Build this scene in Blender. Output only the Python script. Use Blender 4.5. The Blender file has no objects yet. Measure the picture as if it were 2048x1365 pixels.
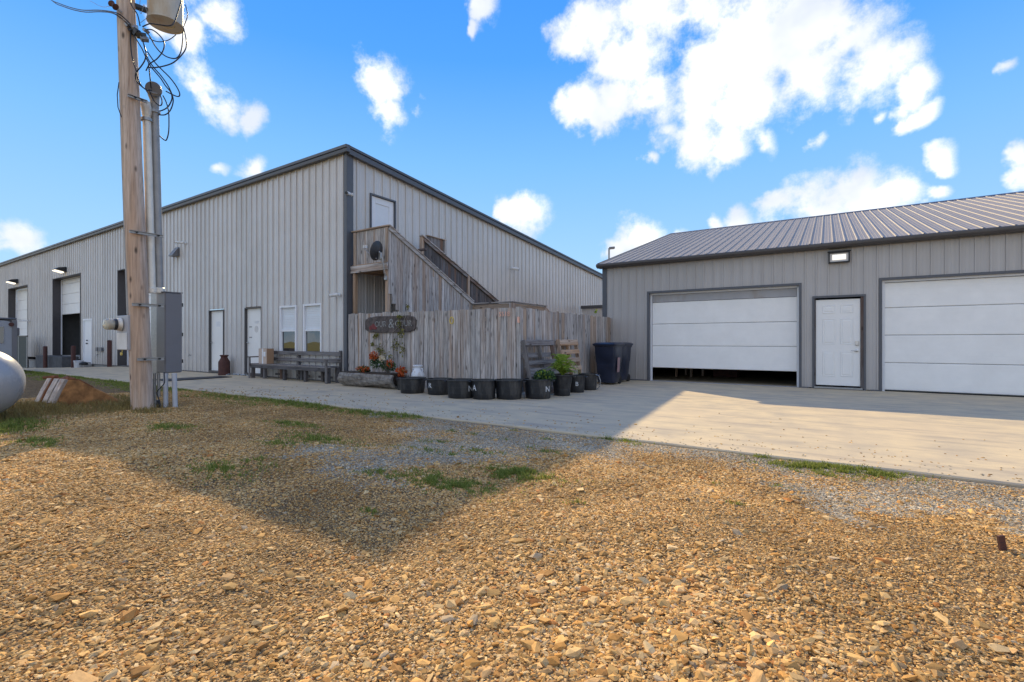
import bpy, math, random
import numpy as np
from mathutils import Vector, Matrix, Euler
R = random.Random(7)
rng = np.random.default_rng(11)
S = bpy.context.scene
COL = S.collection

# ------------------------------------------------------------------ camera, world, sun, exposure
F = 965.0                       # focal length in photograph pixels (2048 wide)
CAMZ = 1.12
FW = Vector((-.5464, .8375, 0)); RT = Vector((.8375, .5464, 0))
cam_d = bpy.data.cameras.new('camera'); cam = bpy.data.objects.new('camera', cam_d); COL.objects.link(cam)
cam_d.sensor_width = 36; cam_d.lens = F/2048*36; cam_d.clip_start = .05; cam_d.clip_end = 2000
cam.location = (0, 0, CAMZ)
cam.rotation_euler = (math.radians(90), 0, math.atan2(.5464, .8375))
S.camera = cam
S.render.resolution_x = 1024; S.render.resolution_y = 682
S.view_settings.view_transform = 'Standard'; S.view_settings.look = 'None'
S.view_settings.exposure = 0.48; S.view_settings.gamma = 1
SUNV = Vector((-1.418, 1.078, 1.0)).normalized()
SUN_EL = math.asin(SUNV.z); SUN_AZ = math.atan2(-SUNV.x, SUNV.y)

def skydir(px, py):
    return (FW + RT*((px-1024)/F) + Vector((0, 0, (682.5-py)/F))).normalized()

W = bpy.data.worlds.new('World'); S.world = W; W.use_nodes = True
nt = W.node_tree; N = nt.nodes; L = nt.links
for n in list(N): N.remove(n)
def wn(t, **k):
    n = N.new(t)
    for a, b in k.items(): setattr(n, a, b)
    return n
def wmath(op, a, b=None, c=None, clamp=False):
    n = wn('ShaderNodeMath', operation=op, use_clamp=clamp)
    for i, v in enumerate((a, b, c)):
        if v is None: continue
        if isinstance(v, (int, float)): n.inputs[i].default_value = v
        else: L.new(v, n.inputs[i])
    return n.outputs[0]
tc = wn('ShaderNodeTexCoord'); DIR = tc.outputs['Generated']
sky = wn('ShaderNodeTexSky', sky_type='NISHITA')
sky.sun_disc = False; sky.sun_elevation = SUN_EL; sky.sun_rotation = -SUN_AZ
sky.air_density = 1.0; sky.dust_density = 0.0; sky.ozone_density = 3.0; sky.altitude = 500
sep = wn('ShaderNodeSeparateXYZ'); L.new(DIR, sep.inputs[0]); UP = sep.outputs['Z']
# even blue of the photographed sky, deep above and pale at the horizon, blended with the physical sky
grad = wn('ShaderNodeValToRGB'); L.new(UP, grad.inputs[0])
cr = grad.color_ramp; cr.elements[0].position = 0.0; cr.elements[0].color = (.52, .76, 1.0, 1)
cr.elements[1].position = 1.0; cr.elements[1].color = (.03, .20, .80, 1)
for p, c in ((.16, (.36, .64, 1.0, 1)), (.34, (.21, .52, 1.0, 1)), (.50, (.085, .37, .97, 1)), (.66, (.045, .29, .92, 1))):
    e = cr.elements.new(p); e.color = c
scl = wn('ShaderNodeVectorMath', operation='SCALE'); L.new(sky.outputs[0], scl.inputs[0]); scl.inputs[3].default_value = .10
mixs = wn('ShaderNodeMix', data_type='RGBA'); mixs.inputs[0].default_value = .08
L.new(grad.outputs[0], mixs.inputs[6]); L.new(scl.outputs[0], mixs.inputs[7])
BLOBS = [(1200,50,75),(1290,30,100),(1270,140,75),(1170,215,55),(1240,205,55),(1310,210,60),(1400,210,75),(1410,150,70),(1500,110,130),(1600,50,120),
 (1600,150,90),(1710,60,85),(1730,140,80),(1790,130,60),(1500,200,80),(1830,180,42),(1852,222,28),(1400,10,60),(1200,240,35),(1500,10,90),
 (1320,272,40),(1385,285,50),(1450,295,50),(1515,298,30),(1455,250,35),(1600,392,58),(1560,385,35),(1710,390,62),(1800,388,46),(1870,385,26),(1650,415,60),
 (1480,442,34),(1430,452,22),(1285,485,48),(1235,505,32),(1345,478,22),(425,45,60),(385,75,38),(330,40,28),(400,165,42),(440,205,46),(495,228,38),
 (775,175,48),(775,228,40),(825,212,26),(968,25,28),(958,62,15),(1062,428,40),(1020,440,18),(433,347,20),(500,348,32),(35,488,48),(5,495,45),(80,500,16),
 (1632,275,22),(1885,322,30),(2040,325,24),(2045,350,34),(2010,148,16),(1760,220,18),(1300,322,16)]
nz = wn('ShaderNodeTexNoise'); nz.inputs['Scale'].default_value = 9.0; nz.inputs['Detail'].default_value = 12
nz.inputs['Roughness'].default_value = .66; L.new(DIR, nz.inputs['Vector'])
nzc = wmath('SUBTRACT', nz.outputs['Fac'], .5)
nzd = wn('ShaderNodeTexNoise'); nzd.inputs['Scale'].default_value = 9; nzd.inputs['Detail'].default_value = 5; L.new(DIR, nzd.inputs['Vector'])
dsub = wn('ShaderNodeVectorMath', operation='MULTIPLY_ADD'); L.new(nzd.outputs['Color'], dsub.inputs[0]); dsub.inputs[1].default_value = (.11, .11, .09); dsub.inputs[2].default_value = (-.055, -.055, -.045)
dadd = wn('ShaderNodeVectorMath', operation='ADD'); L.new(DIR, dadd.inputs[0]); L.new(dsub.outputs[0], dadd.inputs[1]); DD = dadd.outputs[0]
cur = None
for (x, y, r) in BLOBS:
    t, v = (x-1024)/F, (682.5-y)/F
    ang = r/F/(1+t*t+v*v)**.75*1.13
    d = wn('ShaderNodeVectorMath', operation='DISTANCE'); L.new(DD, d.inputs[0]); d.inputs[1].default_value = skydir(x, y)
    k = wmath('MULTIPLY_ADD', d.outputs['Value'], -1/ang, 1.0)
    cur = k if cur is None else wmath('SMOOTH_MAX', cur, k, .25)
cur = wmath('MAXIMUM', cur, -1.0)
# scattered cloud added over the unseen rest of the sky, cover set for white fill
nz2 = wn('ShaderNodeTexNoise'); nz2.inputs['Scale'].default_value = 2.6; nz2.inputs['Detail'].default_value = 2; L.new(DIR, nz2.inputs['Vector'])
fdot = wn('ShaderNodeVectorMath', operation='DOT_PRODUCT'); L.new(DIR, fdot.inputs[0]); fdot.inputs[1].default_value = (FW+Vector((0,0,.35))).normalized()
away = wn('ShaderNodeMapRange'); L.new(fdot.outputs['Value'], away.inputs[0])
away.inputs[1].default_value = .62; away.inputs[2].default_value = .45
gen = wmath('MULTIPLY', wmath('SUBTRACT', nz2.outputs['Fac'], .44), 4.5)
gen = wmath('ADD', gen, wmath('MULTIPLY', wmath('SUBTRACT', 1.0, away.outputs[0]), -3.0))
dens = wmath('ADD', wmath('MAXIMUM', cur, gen), wmath('MULTIPLY', nzc, 3.0))
alpha = wn('ShaderNodeMapRange', interpolation_type='SMOOTHSTEP'); L.new(dens, alpha.inputs[0])
alpha.inputs[1].default_value = -.12; alpha.inputs[2].default_value = .72; alpha.inputs[3].default_value = 0; alpha.inputs[4].default_value = 1
nz3 = wn('ShaderNodeTexNoise'); nz3.inputs['Scale'].default_value = 6.5; nz3.inputs['Detail'].default_value = 4; L.new(DIR, nz3.inputs['Vector'])
cc = wn('ShaderNodeMix', data_type='RGBA'); L.new(wmath('MULTIPLY', wmath('SUBTRACT', nz3.outputs['Fac'], .36), 4.2, clamp=True), cc.inputs[0])
cc.inputs[6].default_value = (.74, .80, .90, 1); cc.inputs[7].default_value = (1.14, 1.14, 1.14, 1)
mixc = wn('ShaderNodeMix', data_type='RGBA'); L.new(alpha.outputs[0], mixc.inputs[0]); L.new(mixs.outputs[2], mixc.inputs[6]); L.new(cc.outputs[2], mixc.inputs[7])
bg = wn('ShaderNodeBackground'); bg.inputs['Strength'].default_value = .80; L.new(mixc.outputs[2], bg.inputs[0])
wo = wn('ShaderNodeOutputWorld'); L.new(bg.outputs[0], wo.inputs[0])
W.cycles.sampling_method = 'MANUAL'; W.cycles.sample_map_resolution = 512

sl = bpy.data.lights.new('sun', 'SUN'); sun = bpy.data.objects.new('sun', sl); COL.objects.link(sun)
sl.energy = 5.0; sl.angle = math.radians(.45); sl.color = (1.0, .79, .46)
sun.rotation_euler = (-SUNV).to_track_quat('-Z', 'Y').to_euler()

# ------------------------------------------------------------------ pixels of the photograph to points of the place
def ray(px, py): return FW + RT*((px-1024)/F) + Vector((0, 0, (682.5-py)/F))
def onY(px, py, Y): r = ray(px, py); k = Y/r.y; return Vector((r.x*k, Y, CAMZ+r.z*k))
def onX(px, py, X): r = ray(px, py); k = X/r.x; return Vector((X, r.y*k, CAMZ+r.z*k))
def onZ(px, py, Z): r = ray(px, py); k = (Z-CAMZ)/r.z; return Vector((r.x*k, r.y*k, Z))
def onD(px, py, d): r = ray(px, py); return Vector((r.x*d, r.y*d, CAMZ+r.z*d))

# ------------------------------------------------------------------ materials
MATS = {}
def newmat(name):
    m = bpy.data.materials.new(name); m.use_nodes = True; MATS[name] = m
    return m, m.node_tree, m.node_tree.nodes['Principled BSDF']
class G:
    """small node-building helper"""
    def __init__(s, t): s.t = t
    def n(s, typ, **k):
        x = s.t.nodes.new(typ)
        for a, b in k.items(): setattr(x, a, b)
        return x
    def put(s, sock, v):
        if hasattr(v, 'is_output'): s.t.links.new(v, sock)
        else: sock.default_value = v
    def math(s, op, a, b=0.0, c=None, clamp=False):
        x = s.n('ShaderNodeMath', operation=op, use_clamp=clamp); s.put(x.inputs[0], a); s.put(x.inputs[1], b)
        if c is not None: s.put(x.inputs[2], c)
        return x.outputs[0]
    def mix(s, f, a, b, mode='MIX'):
        x = s.n('ShaderNodeMix', data_type='RGBA', blend_type=mode)
        s.put(x.inputs[0], f); s.put(x.inputs[6], a if hasattr(a, 'is_output') else (*a, 1)); s.put(x.inputs[7], b if hasattr(b, 'is_output') else (*b, 1))
        return x.outputs[2]
    def noise(s, vec, scale, detail=4, rough=.55, dim=None):
        x = s.n('ShaderNodeTexNoise'); s.put(x.inputs['Vector'], vec)
        x.inputs['Scale'].default_value = scale; x.inputs['Detail'].default_value = detail; x.inputs['Roughness'].default_value = rough
        return x.outputs['Fac']
    def rng(s, v, a, b, c=0.0, d=1.0):
        x = s.n('ShaderNodeMapRange'); s.put(x.inputs[0], v)
        for i, k in enumerate((a, b, c, d)): x.inputs[i+1].default_value = k
        return x.outputs[0]
    def scaled(s, vec, sc, off=None):
        x = s.n('ShaderNodeVectorMath', operation='MULTIPLY'); s.put(x.inputs[0], vec); x.inputs[1].default_value = sc
        o = x.outputs[0]
        if off is not None:
            y = s.n('ShaderNodeVectorMath', operation='ADD'); s.put(y.inputs[0], o); s.put(y.inputs[1], off); o = y.outputs[0]
        return o
    def ramp(s, v, stops):
        x = s.n('ShaderNodeValToRGB'); s.put(x.inputs[0], v); c = x.color_ramp
        while len(c.elements) < len(stops): c.elements.new(.5)
        for e, (p, col) in zip(c.elements, stops): e.position = p; e.color = (*col, 1)
        return x.outputs[0]
    def bump(s, h, strength, dist, bsdf):
        x = s.n('ShaderNodeBump'); x.inputs['Strength'].default_value = strength; x.inputs['Distance'].default_value = dist
        s.put(x.inputs['Height'], h); s.t.links.new(x.outputs[0], bsdf.inputs['Normal'])
def simple(name, col, rough=.5, metal=0, var=.12, vscale=6, bump=0, dirt=None, spec=.5, emit=None):
    m, t, b = newmat(name); g = G(t); oc = g.n('ShaderNodeTexCoord').outputs['Object']
    nf = g.noise(oc, vscale, 5, .6)
    c = g.mix(g.rng(nf, .3, .7), tuple(x*(1-var) for x in col), tuple(min(1, x*(1+var)) for x in col))
    if dirt:
        nd = g.noise(g.scaled(oc, (1, 1, .25)), vscale*.7, 6, .65)
        c = g.mix(g.rng(nd, .52, .72), c, dirt)
    g.put(b.inputs['Base Color'], c); b.inputs['Metallic'].default_value = metal
    g.put(b.inputs['Roughness'], g.rng(nf, .3, .7, max(.03, rough-.06), min(1, rough+.06)))
    b.inputs['Specular IOR Level'].default_value = spec
    if bump: g.bump(g.noise(oc, vscale*6, 4), bump, .004, b)
    if emit: b.inputs['Emission Color'].default_value = (*emit[0], 1); b.inputs['Emission Strength'].default_value = emit[1]
    return m
def sheetmetal(name, col, rough, dust, zstreak=1.0, spec=.5, metal=0.0):
    """painted profiled sheet: slight streaks down the sheet, dust at its foot, oil-canning, panel to panel variation"""
    m, t, b = newmat(name); g = G(t); co = g.n('ShaderNodeTexCoord').outputs['Object']
    oi = g.n('ShaderNodeObjectInfo').outputs['Random']
    st = g.noise(g.scaled(co, (14, 14, .5)), 1, 5, .6); bl = g.noise(co, .8, 3)
    c = g.mix(g.rng(st, .3, .75), tuple(x*1.03 for x in col), tuple(x*.93 for x in col))
    c = g.mix(g.rng(bl, .35, .7, 0, .35), c, dust)
    hs = g.n('ShaderNodeHueSaturation'); g.put(hs.inputs['Color'], c); g.put(hs.inputs['Value'], g.rng(oi, 0, 1, .95, 1.05))
    z = g.n('ShaderNodeSeparateXYZ'); g.put(z.inputs[0], co)
    low = g.math('MULTIPLY', g.rng(z.outputs[2], .45, .0), g.rng(g.noise(co, 3, 5), .3, .7), clamp=True)
    g.put(b.inputs['Base Color'], g.mix(g.math('MULTIPLY', low, .55), hs.outputs[0], dust))
    g.put(b.inputs['Roughness'], g.rng(st, .3, .7, rough-.08, rough+.1)); b.inputs['Specular IOR Level'].default_value = spec
    b.inputs['Metallic'].default_value = metal
    g.bump(g.noise(g.scaled(co, (1, 1, .35)), 3.5, 2), .12, .01, b)
    return m
def wood(name, axis, light, dark, brown, brown_amt=.25, rough=.85):
    """weathered sawn timber, grain along AXIS, each board its own tone, knots and streaks"""
    m, t, b = newmat(name); g = G(t); co = g.n('ShaderNodeTexCoord').outputs['Object']
    oi = g.n('ShaderNodeObjectInfo').outputs['Random']
    wn_ = g.n('ShaderNodeTexWhiteNoise', noise_dimensions='1D'); g.put(wn_.inputs['W'], oi)
    off = g.scaled(wn_.outputs['Color'], (37, 37, 37))
    sc = [1, 1, 1]; sc[axis] = .045
    v = g.scaled(co, tuple(sc), off)
    n1 = g.noise(v, 28, 6, .65); n2 = g.noise(v, 90, 4, .6); n3 = g.noise(v, 6, 3)
    c = g.ramp(g.math('ADD', g.math('MULTIPLY', n1, .6), g.math('MULTIPLY', n2, .4)), [(.36, dark), (.47, tuple((a*1.1+d*.9)/2 for a, d in zip(light, dark))), (.57, light)])
    bt = g.math('MULTIPLY', g.rng(n3, .40, .62), g.rng(wn_.outputs['Value'], 1-brown_amt*1.6, 1.0, .12, .95), clamp=True)
    c = g.mix(bt, c, g.mix(g.rng(n1, .3, .6), tuple(x*.55 for x in brown), brown))
    sk = [1, 1, 1]; sk[axis] = .38
    vo = g.n('ShaderNodeTexVoronoi'); g.put(vo.inputs['Vector'], g.scaled(co, tuple(sk), off)); vo.inputs['Scale'].default_value = 7
    kn = g.rng(vo.outputs['Distance'], .07, .19, 1, 0)
    kn = g.math('MULTIPLY', kn, g.rng(g.noise(v, 9, 2), .36, .42), clamp=True)
    c = g.mix(g.math('MULTIPLY', kn, .8), c, (.03, .022, .018))
    hs = g.n('ShaderNodeHueSaturation'); g.put(hs.inputs['Color'], c); g.put(hs.inputs['Value'], g.rng(wn_.outputs['Value'], 0, 1, .78, 1.2))
    g.put(b.inputs['Base Color'], hs.outputs[0]); b.inputs['Roughness'].default_value = rough; b.inputs['Specular IOR Level'].default_value = .2
    g.bump(g.math('ADD', n1, g.math('MULTIPLY', n2, .6)), .6, .006, b)
    return m
GL, GD, GB = (.55, .515, .49), (.12, .108, .10), (.30, .18, .11)
for ax, nm in enumerate('xyz'):
    wood('grey_wood_'+nm, ax, GL, GD, GB)
    wood('brown_wood_'+nm, ax, (.48, .38, .30), (.24, .17, .125), (.40, .23, .12), .4)
    wood('dark_wood_'+nm, ax, (.15, .145, .15), (.05, .045, .045), (.16, .09, .06), .3)
    wood('old_wood_'+nm, ax, (.25, .24, .24), (.07, .062, .06), (.17, .09, .05), .2)
wood('picket_wood', 2, (.60, .565, .54), (.11, .098, .09), (.30, .19, .12), .48)
wood('pole_wood', 2, (.56, .455, .375), (.27, .20, .155), (.44, .29, .19), .4)
sheetmetal('wall_metal', (.57, .55, .535), .27, (.42, .38, .33), spec=.9)
sheetmetal('garage_metal', (.42, .40, .39), .34, (.34, .30, .26), spec=.6)
sheetmetal('roof_metal', (.27, .24, .215), .5, (.32, .28, .24), spec=.35)
simple('trim_slate', (.085, .09, .105), .42, var=.1)
simple('trim_bronze', (.075, .07, .072), .4, var=.1)
simple('jamb_dark', (.06, .055, .06), .55)
simple('white_door', (.80, .79, .77), .38, var=.03, vscale=2)
simple('garage_white', (.84, .83, .81), .45, var=.04, vscale=3)
simple('white_vinyl', (.74, .75, .78), .35, var=.03)
simple('blind_white', (.70, .74, .78), .6, var=.03)
simple('steel', (.55, .55, .55), .3, 1.0, var=.15)
simple('galvanised', (.34, .34, .34), .45, .75, var=.2, vscale=25)
simple('black_iron', (.02, .02, .022), .45)
simple('black_rubber', (.016, .016, .017), .6, var=.3, bump=.2)
simple('tub_black', (.012, .013, .016), .42, var=.35, vscale=9, bump=.15, dirt=(.07, .065, .06))
simple('bin_navy', (.012, .018, .040), .35, var=.3, vscale=4)
simple('sticker_pink', (.32, .20, .21), .5)
simple('white_print', (.72, .73, .75), .6)
simple('copper_number', (.80, .46, .34), .5, var=.2)
simple('cabinet_grey', (.15, .15, .165), .42, var=.08, vscale=3)
simple('meter_grey', (.36, .36, .38), .45, var=.08, vscale=3, dirt=(.30, .26, .22))
simple('meter_panel', (.62, .60, .58), .5)
simple('conduit_rusty', (.72, .67, .58), .5, .25, var=.15, vscale=4, dirt=(.42, .24, .10))
simple('conduit_grey', (.30, .29, .28), .5, .4, var=.15)
simple('pvc_grey', (.46, .47, .50), .5)
simple('transformer_cream', (.50, .46, .38), .5, var=.08, vscale=4, dirt=(.40, .27, .14))
simple('cable_black', (.012, .014, .02), .5)
simple('tank_paint', (.36, .36, .36), .28, var=.05, vscale=4, spec=.5)
simple('rust', (.20, .075, .03), .85, var=.45, vscale=9, bump=.5, dirt=(.10, .04, .02))
simple('rust_dark', (.075, .028, .022), .8, var=.3, vscale=9, bump=.3)
simple('rust_side', (.34, .165, .06), .9, var=.55, vscale=7, bump=1.0, dirt=(.17, .08, .03))
simple('worn_steel', (.52, .46, .41), .7, .1, var=.35, vscale=11, bump=.5, dirt=(.34, .17, .08))
simple('cardboard', (.36, .22, .13), .85, var=.06)
simple('cardboard_light', (.50, .40, .33), .85, var=.06)
simple('white_enamel', (.66, .68, .72), .45, var=.08, vscale=10, dirt=(.34, .27, .20))
simple('soil', (.05, .035, .025), .95, var=.3, vscale=30, bump=.8)
simple('stain_timber', (.16, .15, .15), .8, var=.45, vscale=14, bump=.4, dirt=(.05, .05, .055))
simple('block_dark', (.065, .068, .075), .9, var=.4, vscale=4, bump=.5)
simple('concrete_grey', (.27, .27, .27), .9, var=.2, vscale=5, bump=.4)
simple('vehicle_grey', (.30, .32, .36), .35, var=.05)
simple('lamp_black', (.015, .015, .018), .4)
simple('lamp_glow', (.9, .85, .75), .4, emit=((1, .88, .68), 1.1))
simple('led_panel', (.85, .83, .76), .35, emit=((1, .93, .80), .55))
simple('dish_dark', (.035, .036, .04), .45)
simple('white_plastic', (.62, .62, .62), .45)
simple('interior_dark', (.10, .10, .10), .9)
simple('kennel_green', (.018, .03, .028), .6, var=.3)
simple('yellow_tag', (.60, .45, .10), .5)
simple('plastic_film', (.45, .52, .58), .25, var=.3, vscale=40)
simple('sign_wood', (.075, .06, .055), .8, var=.6, vscale=14, bump=.6, dirt=(.16, .13, .12))
simple('sign_red', (.16, .035, .035), .8, var=.4, vscale=20)
simple('sign_letter', (.27, .27, .26), .8, var=.6, vscale=24, dirt=(.09, .08, .07))
simple('bark', (.20, .18, .16), .95, var=.5, vscale=10, bump=1.0, dirt=(.32, .30, .27))
def grain(name, sc, st):
    m = MATS[name]; b = m.node_tree.nodes['Principled BSDF']; g = G(m.node_tree); co = g.n('ShaderNodeTexCoord').outputs['Object']
    g.bump(g.noise(g.scaled(co, sc), 6, 5, .7), st, .004, b)
grain('garage_white', (.6, 1, 14), .45)
def leafmat(name, c1, c2, trans=.25):
    m, t, b = newmat(name); g = G(t)
    r = g.n('ShaderNodeNewGeometry').outputs['Random Per Island']
    g.put(b.inputs['Base Color'], g.mix(r, c1, c2)); b.inputs['Roughness'].default_value = .6
    b.inputs['Specular IOR Level'].default_value = .25
    b.inputs['Transmission Weight'].default_value = 0
    tr = g.n('ShaderNodeBsdfTranslucent'); g.put(tr.inputs[0], g.mix(r, c1, c2)); mx = g.n('ShaderNodeMixShader'); mx.inputs[0].default_value = trans
    out = t.nodes['Material Output']; t.links.new(b.outputs[0], mx.inputs[1]); t.links.new(tr.outputs[0], mx.inputs[2]); t.links.new(mx.outputs[0], out.inputs[0])
    return m
leafmat('leaf_fern', (.16, .26, .03), (.34, .42, .06), .35)
leafmat('leaf_dark', (.03, .07, .03), (.08, .14, .05))
leafmat('leaf_vine', (.10, .11, .03), (.32, .28, .07))
leafmat('petal_orange', (.40, .05, .015), (.62, .17, .04))
leafmat('petal_cream', (.62, .50, .30), (.72, .64, .48))
leafmat('twig_grey', (.22, .19, .17), (.42, .38, .34))
leafmat('grass_green', (.13, .17, .03), (.30, .33, .07), .35)
leafmat('grass_dry', (.22, .15, .05), (.38, .30, .11), .3)
def glassmat():
    m, t, b = newmat('window_glass'); b.inputs['Base Color'].default_value = (.02, .025, .03, 1); b.inputs['Roughness'].default_value = .02
    b.inputs['Specular IOR Level'].default_value = 1.0; b.inputs['IOR'].default_value = 1.6
    g = G(t); co = g.n('ShaderNodeTexCoord').outputs['Object']; g.bump(g.noise(co, 1.2, 1), .2, .02, b)
    m2, t2, b2 = newmat('meter_glass'); b2.inputs['Base Color'].default_value = (.75, .72, .6, 1); b2.inputs['Transmission Weight'].default_value = .6; b2.inputs['Roughness'].default_value = .08
    return m
glassmat()

def concrete():
    m, t, b = newmat('apron_concrete'); g = G(t); co = g.n('ShaderNodeTexCoord').outputs['Object']
    big = g.noise(co, .35, 5, .6); mid = g.noise(co, 2.2, 6, .62); fine = g.noise(co, 90, 3, .6)
    st = g.noise(g.scaled(co, (.35, 2.2, 1)), 2, 5, .65)
    c = g.mix(g.rng(mid, .36, .64), (.62, .50, .31), (.43, .365, .265))
    c = g.mix(g.rng(big, .38, .62, 0, .6), c, (.58, .46, .30))
    c = g.mix(g.rng(st, .50, .66, 0, .6), c, (.29, .25, .205))
    c = g.mix(g.rng(fine, .35, .65, 0, .25), c, (.34, .31, .28))
    vo = g.n('ShaderNodeTexVoronoi'); g.put(vo.inputs['Vector'], co); vo.inputs['Scale'].default_value = 2.1; vo.inputs['Randomness'].default_value = 1
    c = g.mix(g.rng(vo.outputs['Distance'], .012, .020, .8, 0), c, (.05, .04, .035))
    vo2 = g.n('ShaderNodeTexVoronoi'); g.put(vo2.inputs['Vector'], co); vo2.inputs['Scale'].default_value = 8
    c = g.mix(g.math('MULTIPLY', g.rng(vo2.outputs['Distance'], .03, .06, .35, 0), g.rng(mid, .52, .62)), c, (.12, .10, .08))
    g.put(b.inputs['Base Color'], c); b.inputs['Roughness'].default_value = .85; b.inputs['Specular IOR Level'].default_value = .3
    g.bump(g.math('ADD', g.math('MULTIPLY', mid, .8), g.math('MULTIPLY', fine, .25)), .35, .012, b)
concrete()
def groundmat():
    m, t, b = newmat('gravel_ground'); g = G(t); co = g.n('ShaderNodeTexCoord').outputs['Object']
    at = g.n('ShaderNodeAttribute', attribute_name='grey').outputs['Fac']
    gm = g.n('ShaderNodeAttribute', attribute_name='moss').outputs['Fac']
    def vor(scale):
        v = g.n('ShaderNodeTexVoronoi'); g.put(v.inputs['Vector'], co); v.inputs['Scale'].default_value = scale; return v
    v1 = vor(55); v2 = vor(120)
    w = g.n('ShaderNodeSeparateColor'); g.put(w.inputs[0], v1.outputs['Color'])
    w2 = g.n('ShaderNodeSeparateColor'); g.put(w2.inputs[0], v2.outputs['Color'])
    tan = g.ramp(w.outputs[0], [(0, (.20, .115, .045)), (.35, (.36, .22, .095)), (.7, (.50, .34, .155)), (1, (.60, .46, .27))])
    gry = g.ramp(w2.outputs[0], [(0, (.20, .165, .12)), (.5, (.39, .335, .25)), (1, (.58, .51, .40))])
    nn = g.noise(co, 1.3, 5, .6)
    tan = g.mix(g.rng(g.noise(co, 5, 6, .65), .35, .65), g.mix(.55, tan, (.13, .085, .045)), tan)
    tan = g.mix(.85, tan, (.72, .68, .62), 'MULTIPLY')
    f = g.rng(g.math('ADD', at, g.math('MULTIPLY', g.math('SUBTRACT', nn, .5), .9)), .3, .7)
    c = g.mix(f, tan, gry)
    c = g.mix(g.rng(v1.outputs['Distance'], .35, .75, 0, .75), c, (.10, .065, .04))
    c = g.mix(g.math('MULTIPLY', gm, g.rng(g.noise(co, 14, 4), .4, .6)), c, (.17, .19, .07))
    fa = g.n('ShaderNodeAttribute', attribute_name='field').outputs['Fac']
    c = g.mix(fa, c, g.mix(g.noise(co, .8, 5), (.22, .20, .05), (.50, .42, .12)))
    g.put(b.inputs['Base Color'], c); b.inputs['Roughness'].default_value = .95; b.inputs['Specular IOR Level'].default_value = .15
    g.bump(g.math('ADD', g.math('MULTIPLY', v1.outputs['Distance'], -1), g.math('MULTIPLY', v2.outputs['Distance'], -.4)), 1.0, .012, b)
groundmat()
def stonemat():
    m, t, b = newmat('gravel_stone'); g = G(t)
    a = g.n('ShaderNodeAttribute', attribute_name='tint', attribute_type='INSTANCER').outputs['Color']
    co = g.n('ShaderNodeTexCoord').outputs['Object']
    n = g.noise(co, 2.2, 4, .6)
    c = g.mix(g.rng(n, .35, .65), a, g.mix(.5, a, (.9, .88, .84), 'MULTIPLY'))
    hs = g.n('ShaderNodeHueSaturation'); g.put(hs.inputs['Color'], c); g.put(hs.inputs['Value'], g.rng(n, .3, .7, .78, 1.15))
    g.put(b.inputs['Base Color'], hs.outputs[0]); b.inputs['Roughness'].default_value = .88; b.inputs['Specular IOR Level'].default_value = .2
stonemat()

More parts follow.
